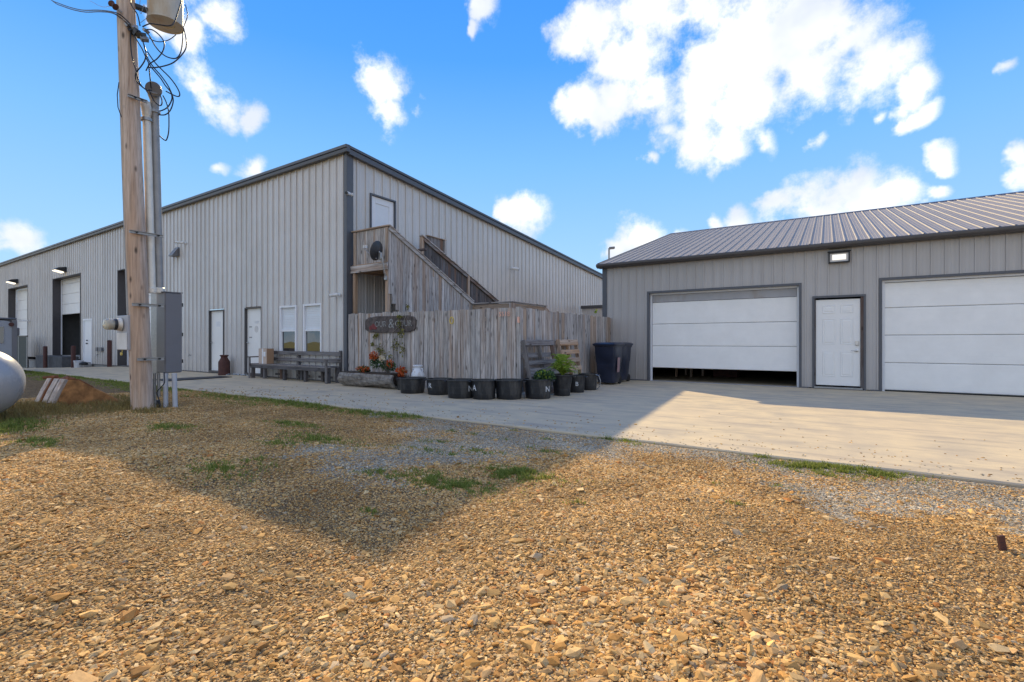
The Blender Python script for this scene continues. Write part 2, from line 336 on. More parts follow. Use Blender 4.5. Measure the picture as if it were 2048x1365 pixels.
# ------------------------------------------------------------------ mesh helpers
OFF = {}
class MB:
    def __init__(s): s.v = []; s.f = []
    def add(s, vs, fs):
        k = len(s.v); s.v += [tuple(v) for v in vs]; s.f += [tuple(i+k for i in f) for f in fs]; return s
    def box(s, x0, x1, y0, y1, z0, z1):
        return s.add([(x0,y0,z0),(x1,y0,z0),(x1,y1,z0),(x0,y1,z0),(x0,y0,z1),(x1,y0,z1),(x1,y1,z1),(x0,y1,z1)],
                     [(3,2,1,0),(4,5,6,7),(0,1,5,4),(1,2,6,5),(2,3,7,6),(3,0,4,7)])
    def beam(s, p, q, w, h, up=(0, 0, 1)):
        p, q = Vector(p), Vector(q); d = (q-p).normalized(); sd = d.cross(Vector(up)).normalized(); u = sd.cross(d).normalized()
        a, b = sd*w/2, u*h/2
        return s.add([p-a-b, p+a-b, p+a+b, p-a+b, q-a-b, q+a-b, q+a+b, q-a+b], [(0,1,2,3),(7,6,5,4),(0,4,5,1),(1,5,6,2),(2,6,7,3),(3,7,4,0)])
    def prism(s, pts, off):
        n = len(pts); o = Vector(off); pts = [Vector(p) for p in pts]
        return s.add(pts+[p+o for p in pts], [tuple(range(n))[::-1], tuple(range(n, 2*n))]+[(i, (i+1) % n, n+(i+1) % n, n+i) for i in range(n)])
    def tube(s, pts, r, n=10, cap=True):
        pts = [Vector(p) for p in pts]; rs = r if isinstance(r, (list, tuple)) else [r]*len(pts)
        k = len(s.v); ref = None
        for i, p in enumerate(pts):
            d = (pts[min(i+1, len(pts)-1)]-pts[max(i-1, 0)]).normalized()
            if ref is None: ref = Vector((1, 0, 0)) if abs(d.x) < .8 else Vector((0, 1, 0))
            a = d.cross(ref).normalized(); b = d.cross(a).normalized(); ref = a.cross(d)
            for j in range(n):
                t = 2*math.pi*j/n; s.v.append(tuple(p+(a*math.cos(t)+b*math.sin(t))*rs[i]))
        for i in range(len(pts)-1):
            for j in range(n):
                s.f.append((k+i*n+j, k+i*n+(j+1) % n, k+(i+1)*n+(j+1) % n, k+(i+1)*n+j))
        if cap:
            s.f.append(tuple(k+j for j in range(n))[::-1]); s.f.append(tuple(k+(len(pts)-1)*n+j for j in range(n)))
        return s
    def lathe(s, prof, c=(0, 0, 0), n=28, axis=(0, 0, 1), cap=True, wob=0):
        c = Vector(c); ax = Vector(axis).normalized(); q = Vector((0, 0, 1)).rotation_difference(ax)
        k = len(s.v)
        for (r, z) in prof:
            for j in range(n):
                t = 2*math.pi*j/n; rr = r*(1+wob*math.sin(3*t+z*9))
                s.v.append(tuple(c+q @ Vector((rr*math.cos(t), rr*math.sin(t), z))))
        for i in range(len(prof)-1):
            for j in range(n):
                s.f.append((k+i*n+j, k+i*n+(j+1) % n, k+(i+1)*n+(j+1) % n, k+(i+1)*n+j))
        if cap:
            s.f.append(tuple(k+j for j in range(n))[::-1]); s.f.append(tuple(k+(len(prof)-1)*n+j for j in range(n)))
        return s
    def build(s, name, mat, parent=None, smooth=False, bevel=0, local=False, seg=1, label=None):
        me = bpy.data.meshes.new(name)
        off = OFF.get(parent.name, Vector((0, 0, 0))) if (parent is not None and not local) else Vector((0, 0, 0))
        vs = [(v[0]-off.x, v[1]-off.y, v[2]-off.z) for v in s.v] if off.length else s.v
        me.from_pydata(vs, [], s.f)
        me.materials.append(MATS[mat] if isinstance(mat, str) else mat)
        if smooth:
            me.polygons.foreach_set('use_smooth', [True]*len(me.polygons))
            if smooth is not True: me.set_sharp_from_angle(angle=math.radians(smooth))
        me.update()
        o = bpy.data.objects.new(name, me); COL.objects.link(o)
        if parent is not None:
            o.parent = parent
            if not local: OFF[o.name] = OFF.get(parent.name, Vector((0, 0, 0)))
        if bevel:
            b = o.modifiers.new('bevel', 'BEVEL'); b.width = bevel; b.segments = seg; b.limit_method = 'ANGLE'
        if label: o['label'] = label
        return o
def tag(o, label, cat, group=None):
    o['label'] = label; o['category'] = cat
    if group: o['group'] = group
    return o
def thing(name, label, cat, loc=(0, 0, 0), rz=0, group=None):
    o = bpy.data.objects.new(name, None); COL.objects.link(o); o.location = loc; o.rotation_euler = (0, 0, rz)
    o.empty_display_size = .2; OFF[o.name] = Vector(loc)
    return tag(o, label, cat, group)
def lone(mb, name, mat, label, cat, loc=None, group=None, **k):
    """a thing that is a single mesh, its origin at its base"""
    if loc is not None:
        l = Vector(loc); mb.v = [(v[0]-l.x, v[1]-l.y, v[2]-l.z) for v in mb.v]
    o = mb.build(name, mat, **k)
    if loc is not None: o.location = loc
    return tag(o, label, cat, group)
def text_mb(txt, size, ext=.002):
    cu = bpy.data.curves.new('t', 'FONT'); cu.body = txt; cu.size = size; cu.extrude = ext; cu.align_x = 'CENTER'; cu.align_y = 'CENTER'; cu.resolution_u = 3
    o = bpy.data.objects.new('t', cu); COL.objects.link(o)
    dg = bpy.context.evaluated_depsgraph_get(); me = o.evaluated_get(dg).to_mesh()
    vs = [v.co.copy() for v in me.vertices]; fs = [tuple(p.vertices) for p in me.polygons]
    o.evaluated_get(dg).to_mesh_clear(); COL.objects.unlink(o); bpy.data.objects.remove(o); bpy.data.curves.remove(cu)
    return vs, fs
def put_text(mb, txt, size, origin, ux, uy, ext=.002):
    vs, fs = text_mb(txt, size, ext); ux, uy = Vector(ux).normalized(), Vector(uy).normalized(); uz = ux.cross(uy); o = Vector(origin)
    return mb.add([o+ux*v.x+uy*v.y+uz*v.z for v in vs], fs)
# ================================================================== THE SETTING: ground, apron
def slope(x): return -.034*max(0.0, -26-x) if x > -45 else -.034*19
def gnoise(x, y):
    return (.018*np.sin(x*1.7+.6*np.sin(y*1.3))*np.sin(y*2.1+.8*np.sin(x*.9)) + .010*np.sin(x*5.3+y*2.2)*np.sin(y*4.7-x*1.4) + .005*np.sin(x*13+1.7*np.sin(y*7))*np.sin(y*11+np.sin(x*9)))
def ground_z(x, y):
    x = np.asarray(x, float); y = np.asarray(y, float)
    sl = -.034*np.clip(-26-x, 0, 19)
    rise = np.clip((5.1-y)/2.9, 0, 1); rise = rise*rise*(3-2*rise)
    z = -.028+.120*rise*(.30+.70*np.clip((x+8.6)/3.4, 0, 1))+sl+gnoise(x, y)*np.clip((5.25-y)/.6, .25, 1)
    px, py = -9.0, 3.2
    z = z+.02*np.exp(-((x-px)**2+(y-py)**2)/1.1)
    z = z-.30*(y > 5.38)
    return z
def gpt(px, py, dz=0.0):
    p = onZ(px, py, 0)
    for _ in range(6): p = onZ(px, py, float(ground_z(p.x, p.y))+dz)
    return p
BL_GREY = [(-3.3, 2.9, .6), (-3.2, 3.6, .9), (-3.0, 4.6, 1.2), (-4.4, 4.9, .7), (-2.2, 4.7, .8), (-.6, 5.05, .6), (.2, 4.4, .55), (.9, 4.7, .6), (1.8, 5.0, .7), (.2, 3.9, .35), (-4.0, 2.9, .45), (1.2, 4.2, .4)]
def greyness(x, y):
    g = np.zeros_like(x); x = x+.22*np.sin(y*5.1+np.sin(x*3.3)*2)+.08*np.sin(y*17+x*5); y = y+.18*np.sin(x*4.3+1.3)+.07*np.sin(x*19+2*np.sin(y*9))
    for (a, b, r) in BL_GREY: g = np.maximum(g, np.exp(-((x-a)**2+(y-b)**2)/(r*r)*1.2))
    e = np.exp(-((y-5.35)/.35)**2)*(x > -6.5)
    return np.clip(np.maximum(g, e*.9), 0, 1)
GRASS = []   # (x, y, rx, ry, density, height, kind)
def gp(px, py, rx, ry, dens, h=.035, kind='g'):
    h *= 1.45
    p = gpt(px, py); GRASS.append((p.x, p.y, rx, ry, dens, h, kind))
x = -30.0
while x < -5.0:
    if R.random() < (.95 if x < -12 else .62): GRASS.append((x, 5.24+R.uniform(-.16, .04), R.uniform(.15, .42), .06+R.random()*.16, (1.2 if x < -13 else .9)*R.uniform(.3, 1.1), R.uniform(.04, .10), 'g'))
    if x < -8 and R.random() < .55: GRASS.append((x, 4.85+R.uniform(-.35, .15), R.uniform(.15, .5), R.uniform(.08, .28), R.uniform(.25, .9), .05, 'g'))
    x += .31
for a in [(800,832,.35,.12,1.3,.055),(720,826,.5,.16,1.2,.05),(645,818,.3,.12,1.1,.05),(580,806,.5,.2,1.2,.05),(520,800,.5,.2,1.1,.045),(450,795,.5,.2,.8,.04),
          (340,856,.3,.16,1.3,.045),(600,852,.3,.14,1.2,.04),(560,846,.25,.1,1,.04),(635,880,.4,.18,1.2,.04),(560,888,.25,.12,.8,.035),(440,940,.28,.14,1.0,.035),(520,925,.25,.1,.6,.03),
          (768,950,.16,.07,1.3,.04),(880,965,.2,.09,1.0,.035),(905,978,.14,.07,1.1,.035),(1040,948,.20,.09,1.7,.045),(1000,955,.12,.06,1.0,.04),(960,968,.1,.05,.9,.035),
          (870,885,.2,.07,.8,.03),(905,863,.1,.05,1,.03),(950,870,.12,.05,.8,.03),(1000,880,.1,.05,.8,.03),(900,910,.12,.06,.8,.03),(1060,895,.08,.05,.8,.03),(1090,880,.1,.04,.8,.03),(1030,862,.08,.04,.8,.03),
          (1240,882,.16,.05,1.3,.04),(1270,890,.12,.05,.8,.03),(1155,1008,.06,.04,1.4,.03),(1478,1010,.06,.03,1.3,.03),(1600,932,.16,.06,1.5,.045),(1660,936,.16,.06,1.6,.045),(1720,940,.18,.06,1.6,.045),(1755,946,.10,.05,1.2,.04),(1530,916,.14,.05,1.6,.035),(1620,938,.30,.07,2.2,.04),(1690,942,.30,.08,2.4,.045),(1740,948,.2,.06,2.2,.04),(1650,950,.25,.06,1.2,.03),(1215,878,.2,.05,1.6,.035),(1040,952,.25,.1,1.8,.04),(905,972,.3,.12,1.4,.035),(860,950,.2,.08,.8,.03),(960,905,.3,.1,.6,.03),(1090,905,.2,.08,.6,.03),(840,900,.3,.1,.5,.03),
          (740,1025,.05,.03,1.3,.03),(1560,975,.05,.03,1,.03),(1440,970,.05,.03,.8,.03),(1445,1255,.02,.015,1,.02),
          (70,884,.22,.12,1.2,.05),(95,890,.15,.1,1.0,.045),(30,850,.45,.22,1.2,.07),(10,862,.3,.2,1.1,.07)]: gp(*a)
for a in [(215,815,.9,.3,1.0,.10,'d'),(120,822,.8,.25,.9,.10,'d'),(262,818,.35,.22,1.4,.14,'d'),(60,822,.7,.28,1.0,.12,'d'),(10,840,.5,.3,1.0,.12,'d'),(300,826,.25,.12,.9,.09,'d'),(170,800,.6,.2,.7,.09,'d'),(110,812,.35,.12,1.2,.11,'d'),(240,798,.5,.2,.7,.08,'d')]: gp(*a)
def axis(lo, hi, near_lo, near_hi, step, grow=1.35):
    a = list(np.arange(near_lo, near_hi, step)); s = step; v = near_lo
    while v > lo: s *= grow; v -= s; a.insert(0, v)
    s = step; v = a[-1]
    while v < hi: s *= grow; v += s; a.append(v)
    return np.array(a)
gx = axis(-700, 700, -17, 6, .09); gy = np.sort(np.append(axis(-700, 700, -4, 5.36, .09), [5.365, 5.39]))
GX, GY = np.meshgrid(gx, gy); GZ = ground_z(GX, GY)
me = bpy.data.meshes.new('ground'); ny, nx = GX.shape
vv = np.stack([GX, GY, GZ], -1).reshape(-1, 3); me.vertices.add(len(vv)); me.vertices.foreach_set('co', vv.ravel())
ii = (np.arange(ny-1)[:, None]*nx+np.arange(nx-1)[None, :]).ravel()
quads = np.stack([ii, ii+1, ii+nx+1, ii+nx], -1)
me.loops.add(quads.size); me.loops.foreach_set('vertex_index', quads.ravel()); me.polygons.add(len(quads))
me.polygons.foreach_set('loop_start', np.arange(0, quads.size, 4)); me.polygons.foreach_set('loop_total', np.full(len(quads), 4))
me.polygons.foreach_set('use_smooth', [True]*len(quads)); me.update(calc_edges=True)
a = me.attributes.new('grey', 'FLOAT', 'POINT'); a.data.foreach_set('value', greyness(GX, GY).ravel())
ms = np.zeros_like(GX)
for (x, y, rx, ry, d, h, k) in GRASS: ms = np.maximum(ms, np.clip(d, 0, 1)*np.exp(-(((GX-x)/rx)**2+((GY-y)/ry)**2)*.8))
a = me.attributes.new('moss', 'FLOAT', 'POINT'); a.data.foreach_set('value', ms.ravel())
a = me.attributes.new('field', 'FLOAT', 'POINT'); a.data.foreach_set('value', np.clip((-GY-10)/6, 0, 1).ravel())
me.materials.append(MATS['gravel_ground'])
ground = bpy.data.objects.new('ground', me); COL.objects.link(ground); ground['kind'] = 'structure'

# concrete apron: a poured slab with a real edge, running under the buildings
b = MB(); xs = [-70, -45, -36, -31, -26, -20, -14, -9, -4, 1, 5, 9, 16]
def wob(x): return 5.35+.012*math.sin(x*3.1)
prev = None
xs = sorted(set(xs+[v*.5 for v in range(-50, 26)]))
for x in xs:
    z = slope(x); row = [(x, wob(x)+.006, z-.35), (x, wob(x), z-.012), (x, wob(x)+.014, z), (x, 60, z)]
    k = len(b.v); b.v += row
    if prev is not None:
        for j in range(3): b.f.append((prev+j, k+j, k+j+1, prev+j+1))
    prev = k
apron = b.build('concrete_apron', 'apron_concrete'); apron['kind'] = 'structure'

# ================================================================== profiled sheet walls
R_PANEL = (.305, [(0, 0), (.007, .034), (.040, .034), (.047, 0), (.112, 0), (.120, .005), (.136, .005), (.144, 0), (.215, 0), (.223, .005), (.239, .005), (.247, 0)])
AG_PANEL = (.2297, [(0, 0), (.004, .021), (.030, .021), (.034, 0), (.090, 0), (.096, .003), (.106, .003), (.112, 0), (.158, 0), (.164, .003), (.174, .003), (.180, 0)])
def ribwall(parent, name, P0, u, n, L, ztop, zbot, openings, prof, per_panel, mat, start=0.0, bevel=None, up=(0, 0, 1)):
    """sheets of profiled metal from P0 along U (outward normal N); PER_PANEL ribs to a sheet; OPENINGS cut as (s0, s1, z0, z1)"""
    P0, u, n, up = Vector(P0), Vector(u), Vector(n), Vector(up)
    pitch, pts = prof; flip = u.cross(up).dot(n) < 0
    brk = []
    k = -1
    while k*pitch+start < L:
        for (s, d) in pts: brk.append((k*pitch+start+s, d))
        k += 1
    brk.append((k*pitch+start, 0))
    def depth(s):
        for (a, da), (c, dc) in zip(brk, brk[1:]):
            if a <= s <= c: return da+(dc-da)*((s-a)/(c-a) if c > a else 0)
        return 0
    cuts = [0, L]+[o[0] for o in openings]+[o[1] for o in openings]
    pw = pitch*per_panel
    edges = [start+i*pw for i in range(-1, int(L/pw)+2)]; cuts += [e for e in edges if 0 < e < L]
    allb = sorted(set([round(s, 5) for s, d in brk if 0 <= s <= L]+[round(c, 5) for c in cuts if 0 <= c <= L]))
    def pidx(s): return int(math.floor((s-start)/pw))
    panels = {}
    for a, c in zip(allb, allb[1:]):
        if c-a < 1e-5: continue
        m = (a+c)/2; zs = [(zbot(a), ztop(a), zbot(c), ztop(c))]
        ops = sorted([o for o in openings if o[0] <= m <= o[1]], key=lambda o: o[2])
        seg = []; lo_a, lo_c = zbot(a), zbot(c)
        for o in ops:
            if o[2] > lo_a+.001: seg.append((lo_a, o[2], lo_c, o[2]))
            lo_a = lo_c = o[3]
        if ztop(a) > lo_a: seg.append((lo_a, ztop(a), lo_c, ztop(c)))
        da, dc = depth(a), depth(c)
        mb = panels.setdefault(pidx(m), MB())
        for (a0, a1, c0, c1) in seg:
            q = [P0+u*a+n*da+up*a0, P0+u*c+n*dc+up*c0, P0+u*c+n*dc+up*c1, P0+u*a+n*da+up*a1]
            mb.add(q, [(0, 1, 2, 3) if not flip else (3, 2, 1, 0)])
    for k in sorted(panels): panels[k].build(name, mat, parent)

def overhead_door(parent, P0, u, n, width, zb, zt, nsec, sec_h, mat, track='white_vinyl'):
    """sectional door standing in its opening: the part is its track frame, the sections are sub-parts"""
    P0, u, n = Vector(P0), Vector(u), Vector(n); Z = Vector((0, 0, 1))
    f = MB()
    for s in (0.0, width-.05):
        f.prism([P0+u*s-n*.0, P0+u*(s+.05)-n*.0, P0+u*(s+.05)-n*.05, P0+u*s-n*.05], Z*(zt))
    f.prism([P0+u*.05+Z*(zt-.045), P0+u*(width-.05)+Z*(zt-.045), P0+u*(width-.05)-n*.05+Z*(zt-.045), P0+u*.05-n*.05+Z*(zt-.045)], Z*.045)
    fr = f.build('overhead_door', track, parent)
    for i in range(nsec):
        z0 = zb+i*sec_h; z1 = min(z0+sec_h-.008, zt-.05) if i == nsec-1 else z0+sec_h-.008
        a, c = .055, width-.055; p = MB()
        q = lambda s, z, d: P0+u*s+Z*z-n*(.055-d)
        # face with a tongue edge top and bottom and faint embossed ribs
        zz = [z0, z0+.012]; dd = [-.010, 0]
        m = 4
        for j in range(1, m):
            zc = z0+(z1-z0)*j/m; zz += [zc-.006, zc, zc+.006]; dd += [0, -.0016, 0]
        zz += [z1-.012, z1]; dd += [0, -.010]
        vs = []; fs = []
        for z, d in zip(zz, dd): vs += [q(a, z, d), q(c, z, d)]
        for j in range(len(zz)-1): fs.append((2*j, 2*j+1, 2*j+3, 2*j+2))
        p.add(vs, fs)
        p.add([q(a, z0, -.010), q(c, z0, -.010), q(c, z0, -.05), q(a, z0, -.05)], [(0, 3, 2, 1)])
        p.add([q(a, z0, -.05), q(c, z0, -.05), q(c, z1, -.05), q(a, z1, -.05)], [(3, 2, 1, 0)])
        p.build('door_section', mat, fr)
    return fr

def slab_door(parent, x0, x1, Y, z0, z1, recess=.05, handle_left=True, mat='white_door', frame='trim_bronze'):
    """flush commercial door in a wall that faces -Y: frame part, leaf part with lever, hinges"""
    f = MB(); t = .028
    f.box(x0-t, x0, Y-.034, Y+.10, z0-.02, z1+t); f.box(x1, x1+t, Y-.034, Y+.10, z0-.02, z1+t); f.box(x0, x1, Y-.036, Y+.10, z1, z1+t)
    f.box(x0, x1, Y-.05, Y+.10, z0-.07, z0-.003)
    f.build('door_frame', frame, parent)
    l = MB(); l.box(x0+.004, x1-.004, Y+recess, Y+recess+.045, z0, z1-.004); d = l.build('door', mat, parent, bevel=.003)
    hx = x0+.07 if handle_left else x1-.07; s = 1 if handle_left else -1; zc = z0+.98
    h = MB(); h.lathe([(.033, 0), (.033, .012), (.012, .016), (.012, .06)], (hx, Y+recess, zc), 14, (0, -1, 0))
    h.tube([(hx, Y+recess-.055, zc), (hx+s*.12, Y+recess-.05, zc-.004)], .011, 8); h.build('handle', 'steel', d, smooth=40)
    hx2 = x1-.004 if handle_left else x0+.004
    for zc in (z0+.22, z0+1.02, z1-.24):
        h = MB(); h.tube([(hx2, Y+recess-.008, zc-.055), (hx2, Y+recess-.008, zc+.055)], .011, 8); h.build('hinge', 'black_iron', d)
    return d

# ================================================================== MAIN METAL BUILDING
Yf, Xc = 8.42, -10.78
WH = thing('metal_building', 'large light grey ribbed metal building with sloping roof behind the wooden fence and pole', 'building', (Xc, Yf, 0))
ZT0 = 6.16                                            # wall top at the front
zr = lambda s: ZT0-.0815*s                            # falls to the back
BX0 = -56.0; BY1 = 34.0
ops_front = [(-44.6, -40.3, -1, 4.49), (-35.5, -31.2, -1, 4.49), (-26.4, -22.15, -1, 4.24), (-30.72, -29.62, .05, 2.2),
             (-18.2, -17.24, .0, 2.22), (-15.84, -14.9, .0, 2.22), (-13.86, -13.02, .72, 2.17), (-12.69, -11.83, .72, 2.18)]
ribwall(WH, 'wall_panel', (Xc-.0, Yf, 0), (-1, 0, 0), (0, -1, 0), Xc-BX0, lambda s: ZT0, lambda s: .03 if Xc-s > -37.0 and Xc-s < -29 else (.03 if Xc-s > -29 else .18),
        [(Xc-b, Xc-a, c, d) for a, b, c, d in ops_front], R_PANEL, 3, 'wall_metal', start=.12)
ribwall(WH, 'wall_panel', (Xc, Yf, 0), (0, 1, 0), (1, 0, 0), BY1-Yf, zr, lambda s: .03, [(.77, 1.73, 3.17, 5.29)], R_PANEL, 3, 'wall_metal', start=.0)
b = MB(); b.box(BX0, BX0+.1, Yf, BY1, 0, 4.3); b.box(BX0, Xc-.1, BY1-.1, BY1, 0, 4.0); b.build('back_wall', 'wall_metal', WH)
b = MB(); b.box(BX0, Xc-.05, Yf+.02, Yf+.12, -.9, .025)
b.build('foundation', 'concrete_grey', WH)
# corner post, base trim, eave and rake trim, roof
b = MB(); b.box(Xc-.06, Xc+.055, Yf-.052, Yf-.036, .02, ZT0); b.box(Xc+.036, Xc+.052, Yf-.036, Yf+.17, .02, ZT0-.01)
b.build('corner_trim', 'trim_slate', WH, bevel=.004)
b = MB(); b.box(BX0, Xc-.06, Yf-.05, Yf-.034, .005, .03); b.build('base_trim', 'trim_bronze', WH)
b = MB()
xx = BX0
b.prism([(xx, Yf-.14, ZT0-.02), (xx, Yf-.155, ZT0+.06), (xx, Yf-.12, ZT0+.06), (xx, Yf-.12, ZT0+.085), (xx, Yf-.165, ZT0+.085), (xx, Yf-.165, ZT0+.16), (xx, Yf-.03, ZT0+.17), (xx, Yf-.03, ZT0-.02)], (Xc+.17-BX0, 0, 0))
b.build('eave_trim', 'trim_slate', WH)
b = MB(); Lr = BY1-Yf; dz = -.0815*Lr
for (xa, xb, za, zb) in ((.036, .15, -.06, .07), (.036, .175, .09, .155)):
    b.prism([(Xc+xa, Yf-.028, ZT0+za), (Xc+xb, Yf-.028, ZT0+za), (Xc+xb, Yf-.028, ZT0+zb), (Xc+xa, Yf-.028, ZT0+zb)], (0, Lr, dz))
b.build('rake_trim', 'trim_slate', WH)
b = MB(); b.add([(BX0, Yf-.03, ZT0+.16), (Xc+.03, Yf-.03, ZT0+.16), (Xc+.03, BY1, ZT0+.16+dz), (BX0, BY1, ZT0+.16+dz)], [(0, 1, 2, 3)])
b.add([(BX0, Yf-.03, ZT0+.10), (Xc+.03, Yf-.03, ZT0+.10), (Xc+.03, BY1, ZT0+.10+dz), (BX0, BY1, ZT0+.10+dz)], [(3, 2, 1, 0)])
b.build('roof', 'roof_metal', WH)
# three tall overhead door bays
for i, (a, c, zt, zb, sh) in enumerate([(-44.6, -40.3, 4.49, 0, .61), (-35.5, -31.2, 4.49, 2.55, .61), (-26.4, -22.15, 4.24, 0, .61)]):
    g0 = slope((a+c)/2); b = MB()
    b.box(a-.03, a, Yf-.04, Yf+.33, g0, zt+.03); b.box(c, c+.03, Yf-.04, Yf+.33, g0, zt+.03); b.box(a, c, Yf-.04, Yf+.33, zt, zt+.03)
    b.build('door_jamb', 'jamb_dark', WH)
    if i != 1: overhead_door(WH, (a, Yf+.30, g0+.02), (1, 0, 0), (0, -1, 0), c-a, .0, zt-g0-.02, int((zt-g0)/.61)+1, .61, 'garage_white')
    else:      overhead_door(WH, (a, Yf+.30, .36), (1, 0, 0), (0, -1, 0), c-a, 2.22, zt-.36, 4, .55, 'garage_white')
# inside of the open bay: floor, side wall of sheet metal, dark depth
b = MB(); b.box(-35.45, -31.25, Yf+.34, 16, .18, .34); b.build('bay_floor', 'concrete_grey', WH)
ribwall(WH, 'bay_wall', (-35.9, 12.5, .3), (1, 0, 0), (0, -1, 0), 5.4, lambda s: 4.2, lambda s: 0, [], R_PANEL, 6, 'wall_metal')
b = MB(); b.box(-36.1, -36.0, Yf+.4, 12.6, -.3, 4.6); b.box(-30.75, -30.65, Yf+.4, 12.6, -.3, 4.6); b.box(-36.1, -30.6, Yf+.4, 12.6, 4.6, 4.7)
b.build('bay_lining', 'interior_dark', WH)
# double door on the left
b = MB(); b.box(-30.76, -30.70, Yf-.045, Yf+.08, .02, 2.2); b.box(-29.64, -29.58, Yf-.045, Yf+.08, .02, 2.2); b.box(-30.70, -29.64, Yf-.045, Yf+.08, 2.12, 2.2)
fr = b.build('door_frame', 'white_vinyl', WH)
for (a, c) in ((-30.70, -30.175), (-30.165, -29.64)):
    b = MB(); b.box(a, c, Yf-.01, Yf+.03, .08, 2.12); d = b.build('door', 'white_vinyl', WH, bevel=.004)
    if a < -30.5:
        b = MB(); b.lathe([(.03, 0), (.03, .05)], (-30.25, Yf-.01, 1.15), 10, (0, -1, 0)); b.build('deadbolt', 'black_iron', d)
        b = MB(); b.lathe([(.035, 0), (.035, .06)], (-30.25, Yf-.01, 1.0), 10, (0, -1, 0)); b.build('knob', 'black_iron', d)
b = MB(); b.box(-30.8, -29.5, Yf-.36, Yf-.05, -.2, .03); b.build('step', 'concrete_grey', WH)
# two flush doors and two windows near the corner
d1 = slab_door(WH, -18.2, -17.24, Yf, .09, 2.17); d2 = slab_door(WH, -15.84, -14.9, Yf, .09, 2.17)
b = MB(); b.box(-17.86, -17.54, Yf+.046, Yf+.05, 1.62, 1.80); b.build('sign_plate', 'white_print', d1)
b = MB(); put_text(b, 'GBR', .13, (-15.27, Yf+.046, 1.72), (1, 0, 0), (0, 0, 1)); b.build('lettering', 'white_print', d2)
b = MB(); b.lathe([(.11, 0), (.11, .003)], (-15.3, Yf+.05, 1.50), 24, (0, -1, 0)); b.build('round_decal', 'meter_panel', d2)
for zz in (1.56, 1.22): b = MB(); b.box(-15.72, -15.56, Yf+.046, Yf+.05, zz, zz+.035); b.build('small_decal', 'galvanised', d2)
for i, (a, c, z0, z1) in enumerate([(-13.86, -13.02, .72, 2.17), (-12.69, -11.83, .72, 2.18)]):
    f = MB(); t = .055; zm = 1.43
    f.box(a, a+t, Yf-.045, Yf+.06, z0, z1); f.box(c-t, c, Yf-.045, Yf+.06, z0, z1); f.box(a+t, c-t, Yf-.045, Yf+.06, z1-t, z1); f.box(a+t, c-t, Yf-.045, Yf+.06, z0, z0+t)
    f.box(a+t, c-t, Yf-.025, Yf+.05, zm-.03, zm+.03); f.box(a+t, a+t+.03, Yf-.02, Yf+.05, z0+t, zm-.03); f.box(c-t-.03, c-t, Yf-.02, Yf+.05, z0+t, zm-.03); f.box(a+t+.03, c-t-.03, Yf-.02, Yf+.05, z0+t, z0+t+.035)
    w = f.build('window', 'white_vinyl', WH, bevel=.003)
    g_ = MB(); g_.box(a+t+.03, c-t-.03, Yf+.012, Yf+.018, z0+t+.035, zm-.03); g_.build('pane', 'window_glass', w)
    g_ = MB(); g_.box(a+t, c-t, Yf+.022, Yf+.028, zm+.03, z1-t); g_.build('pane', 'window_glass', w) if False else None
    g_ = MB()
    z = zm+.035; j = 0
    while z < z1-t-.01: g_.box(a+t+.004, c-t-.004, Yf+.020+.003*(j % 2), Yf+.030+.003*(j % 2), z, z+.047); z += .05; j += 1
    g_.build('blind', 'blind_white', w)
# upper door on the side wall, top of the stair
b = MB(); y0, y1 = 9.19, 10.15; zf = 3.17; zt = 5.29; X = Xc
b.box(X-.1, X+.04, y0, y0+.045, zf, zt); b.box(X-.1, X+.04, y1-.045, y1, zf, zt); b.box(X-.1, X+.042, y0+.045, y1-.045, zt-.045, zt); b.build('door_frame', 'trim_slate', WH)
b = MB(); a, c = y0+.05, y1-.05
b.box(X-.06, X-.015, a, a+.17, zf+.02, zt-.05); b.box(X-.06, X-.015, c-.17, c, zf+.02, zt-.05); b.box(X-.06, X-.015, a+.17, c-.17, zt-.23, zt-.05); b.box(X-.06, X-.015, a+.17, c-.17, zf+.02, zf+.35)
d = b.build('door', 'white_vinyl', WH, bevel=.004)
b = MB(); b.box(X-.045, X-.035, a+.17, c-.17, zf+.35, zt-.23); b.build('pane', 'blind_white', d)
b = MB(); b.box(X-.015, X-.005, a+.045, a+.11, zf+1.02, zf+1.16); b.build('lock', 'black_iron', d)
b = MB(); b.lathe([(.028, 0), (.028, .06)], (X-.015, a+.077, zf+.92), 12, (1, 0, 0)); b.build('knob', 'black_iron', d, smooth=40)
# loading dock face and foundation under the open bay
b = MB(); b.box(-35.6, -31.3, 7.72, Yf-.055, -.40, .345); o = lone(b, 'loading_dock_block', 'block_dark', 'dark rough block dock below the open bay between two rusty bollards', 'loading dock', (-33.4, 8.0, -.3), bevel=.02)

# sheet metal closure between the two buildings, at the back of the yard
CL = thing('yard_closure_wall', 'light ribbed metal wall with dark top trim filling the gap between buildings behind fence', 'wall', (-8.2, 22.8, 0))
ribwall(CL, 'wall_panel', (Xc+.2, 22.8, 0), (1, 0, 0), (0, -1, 0), 4.95, lambda s: 2.78, lambda s: 0, [], R_PANEL, 3, 'wall_metal')
b = MB(); b.box(Xc+.19, -5.64, 22.70, 22.86, 2.78, 2.93); b.build('top_trim', 'trim_bronze', CL)

